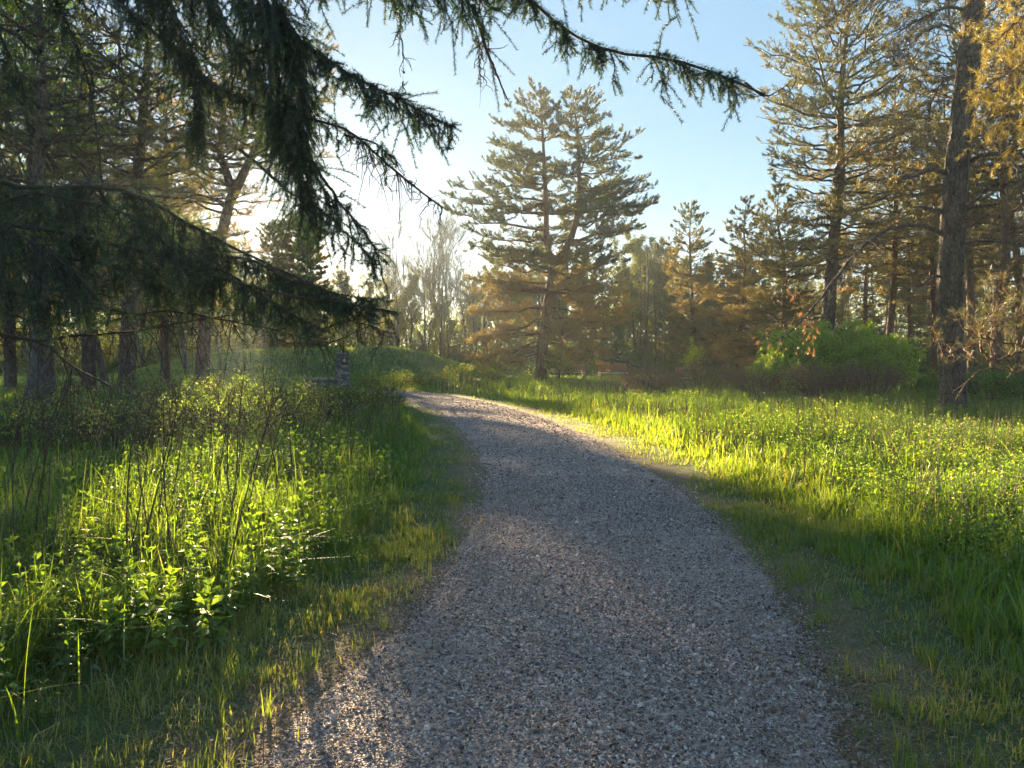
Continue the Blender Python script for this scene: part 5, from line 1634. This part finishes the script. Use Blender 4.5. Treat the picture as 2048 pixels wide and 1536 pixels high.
# ---------------------------------------------------------------- stone pillar, low wall, benches
def pillar():
    D = 32.0
    c = spot(686, D)
    c[2] = Hs(c[0], c[1])
    root = empty('stone_pillar', c, rz=0.12)
    tag(root, 'grey stone pillar with a dark square plaque and pale round emblem beside the mound', 'pillar')
    hgt, w0, w1 = 1.66, 0.29, 0.235
    core = MB()
    box(core, (-w0 + .012, -w0 + .012, -0.1), (w0 - .012, w0 - .012, hgt - 0.06), 0.5, taper=1 - w1 / w0)
    z, row = 0.0, 0
    while z < hgt - 0.1:
        hh = U(0.075, 0.12)
        hh = min(hh, hgt - 0.06 - z)
        w = w0 + (w1 - w0) * (z / hgt)
        for a in range(4):
            ca, sa = round(math.cos(a * math.pi / 2)), round(math.sin(a * math.pi / 2))
            rot = [[ca, -sa, 0], [sa, ca, 0], [0, 0, 1]]
            x = -w
            while x < w - 0.05:
                L = min(U(0.13, 0.3), w - x)
                if w - x - L < 0.08:
                    L = w - x
                pr = U(0.0, 0.016)
                box(core, (x + 0.004, -w - pr, z + 0.004), (x + L - 0.004, -w + 0.05, z + hh - 0.006), U(0.1, 0.9), rot)
                x += L
        z += hh
        row += 1
    core.build('shaft', M['stone'], root)
    cap = MB()
    box(cap, (-w1 - .035, -w1 - .035, hgt - 0.056), (w1 + .035, w1 + .035, hgt), 0.75)
    cap.build('cap', M['stone'], root)
    pl = MB()
    px_, pz = 0.085, 1.30
    box(pl, (px_ - 0.11, -w1 - 0.062, pz - 0.13), (px_ + 0.11, -w1 - 0.015, pz + 0.13), 0.4)
    p = pl.build('plaque', M['darkmetal'], root)
    em = MB()
    a = np.linspace(0, 2 * math.pi, 32, endpoint=False)
    fr = np.column_stack([px_ + 0.075 * np.cos(a), np.full(32, -w1 - 0.072), pz + 0.088 * np.sin(a)])
    bk = fr + np.array([0, 0.012, 0])
    cen = np.array([[px_, -w1 - 0.076, pz]])
    j = np.arange(32)
    em.add(np.vstack([fr, bk, cen]), tris=np.stack([j, (j + 1) % 32, np.full(32, 64)], -1), quads=np.stack([j, j + 32, (j + 1) % 32 + 32, (j + 1) % 32], -1))
    box(em, (px_ - 0.008, -w1 - 0.079, pz - 0.06), (px_ + 0.006, -w1 - 0.0725, pz + 0.07), 0.0)
    em.build('emblem', M['brass'], p)
    # low stone wall running left from the pillar
    wl = MB()
    L, hw, th = 1.5, 0.56, 0.17
    box(wl, (-0.5 * L, -th + .012, -0.1), (0.5 * L, th - .012, hw - 0.07), 0.5)
    z = 0.0
    while z < hw - 0.09:
        hh = min(U(0.09, 0.14), hw - 0.07 - z)
        for sg in (-1, 1):
            x = -0.5 * L
            while x < 0.5 * L - 0.02:
                l = min(U(0.16, 0.34), 0.5 * L - x)
                y0, y1 = sorted((sg * (th - 0.04), sg * (th + U(0, 0.015))))
                box(wl, (x + .004, y0, z + .004), (x + l - .004, y1, z + hh - .006), U(0.1, 0.9))
                x += l
        z += hh
    wo = wl.build('stone_wall', M['stone'])
    wc = spot(645, D - 0.3)
    wo.location = wc
    wo.rotation_euler = (0, 0, 0.12)
    tag(wo, 'low grey stone wall joining the left side of the stone pillar', 'wall')
    cp = MB()
    box(cp, (-0.5 * L - .03, -th - .04, hw - 0.067), (0.5 * L + .03, th + .04, hw), 0.85)
    cp.build('coping', M['stone'], wo)


pillar()


def bench(px, d, rz, label, L=1.85):
    c = spot(px, d)
    root = empty('bench', c, rz)
    tag(root, label, 'bench', 'wooden benches beyond the meadow')
    b = MB()
    for i in range(3):
        z = 0.55 + 0.145 * i
        box(b, (-L / 2, 0.2 + 0.03 * i, z), (L / 2, 0.24 + 0.03 * i, z + 0.135), 0.35 + 0.15 * i)
    b.build('backrest', M['wood'], root)
    s = MB()
    for i in range(3):
        box(s, (-L / 2, -0.24 + 0.14 * i, 0.40), (L / 2, -0.11 + 0.14 * i, 0.445), 0.6)
    s.build('seat', M['concrete'], root)
    for x in (-L / 2 + 0.14, L / 2 - 0.14):
        g = MB()
        box(g, (x - 0.05, -0.2, -0.05), (x + 0.05, -0.12, 0.398), 0.4)
        g.build('leg', M['wood'], root)
        g = MB()
        box(g, (x - 0.05, 0.335, -0.05), (x + 0.05, 0.40, 0.99), 0.4)
        g.build('leg', M['wood'], root)
        a = MB()
        box(a, (x - 0.045, -0.22, 0.62), (x + 0.045, 0.19, 0.66), 0.4)
        a.build('armrest', M['wood'], root)


bench(1142, 47, 0.06, 'wooden bench with brown back half hidden by the yellow green bush')
bench(1227, 46, -0.05, 'wooden bench with brown back standing behind the fallen branch')
bench(1370, 38, 1.05, 'rust coloured bench seen at an angle, sunk in brush under the light green sapling', L=1.2)


# ---------------------------------------------------------------- haze
def haze():
    mb = MB()
    box(mb, (-330, -66, -1.6), (330, 430, 24))
    m, nt, out = new_mat('air')
    v = nt.nodes.new('ShaderNodeVolumePrincipled')
    v.inputs['Color'].default_value = (0.78, 0.9, 1.0, 1)
    v.inputs['Density'].default_value = 0.0005
    v.inputs['Anisotropy'].default_value = 0.4
    nt.links.new(v.outputs[0], out.inputs['Volume'])
    tag(mb.build('haze', m), 'thin pale evening haze over the meadow', kind='stuff')


haze()

# ---------------------------------------------------------------- light, sky, camera
sc = bpy.context.scene
w = bpy.data.worlds.new('World')
sc.world = w
w.use_nodes = True
nt = w.node_tree
bg = nt.nodes['Background']
sky = nt.nodes.new('ShaderNodeTexSky')
sky.sky_type = 'NISHITA'
sky.sun_disc = False
sky.sun_elevation = SUN_EL
sky.sun_rotation = SUN_AZ
sky.altitude = 100
sky.air_density = 1.0
sky.dust_density = 0.16
sky.ozone_density = 3.0
gm = nt.nodes.new('ShaderNodeGamma')
gm.inputs[1].default_value = 0.4
hs = nt.nodes.new('ShaderNodeHueSaturation')
hs.inputs['Saturation'].default_value = 1.6
nt.links.new(sky.outputs[0], gm.inputs[0])
nt.links.new(gm.outputs[0], hs.inputs['Color'])
nt.links.new(hs.outputs[0], bg.inputs[0])
bg.inputs[1].default_value = 0.0535

sd = Vector((math.sin(SUN_AZ) * math.cos(SUN_EL), math.cos(SUN_AZ) * math.cos(SUN_EL), math.sin(SUN_EL)))
ld = bpy.data.lights.new('sun', 'SUN')
ld.energy = 4.2
ld.angle = math.radians(0.6)
ld.color = (1.0, 0.76, 0.44)
lo = bpy.data.objects.new('sun', ld)
COL.objects.link(lo)
lo.rotation_euler = (-sd).to_track_quat('-Z', 'Y').to_euler()
lo.location = sd * 200

cam = bpy.data.cameras.new('camera')
cam.sensor_width = 36
cam.lens = 36 * F / 2048
cam.clip_start = 0.05
cam.clip_end = 4000
co = bpy.data.objects.new('camera', cam)
COL.objects.link(co)
co.location = (0, 0, EYE)
co.rotation_euler = (math.pi / 2 - PITCH, 0, 0)
sc.camera = co

vs = sc.view_settings
vs.view_transform = 'Standard'
vs.look = 'None'
vs.exposure = 3.32
vs.gamma = 1.0
sc.cycles.max_bounces = 14
sc.cycles.diffuse_bounces = 9
sc.cycles.transmission_bounces = 9
sc.cycles.transparent_max_bounces = 8
sc.cycles.use_denoising = True
sc.cycles.sample_clamp_indirect = 4.0
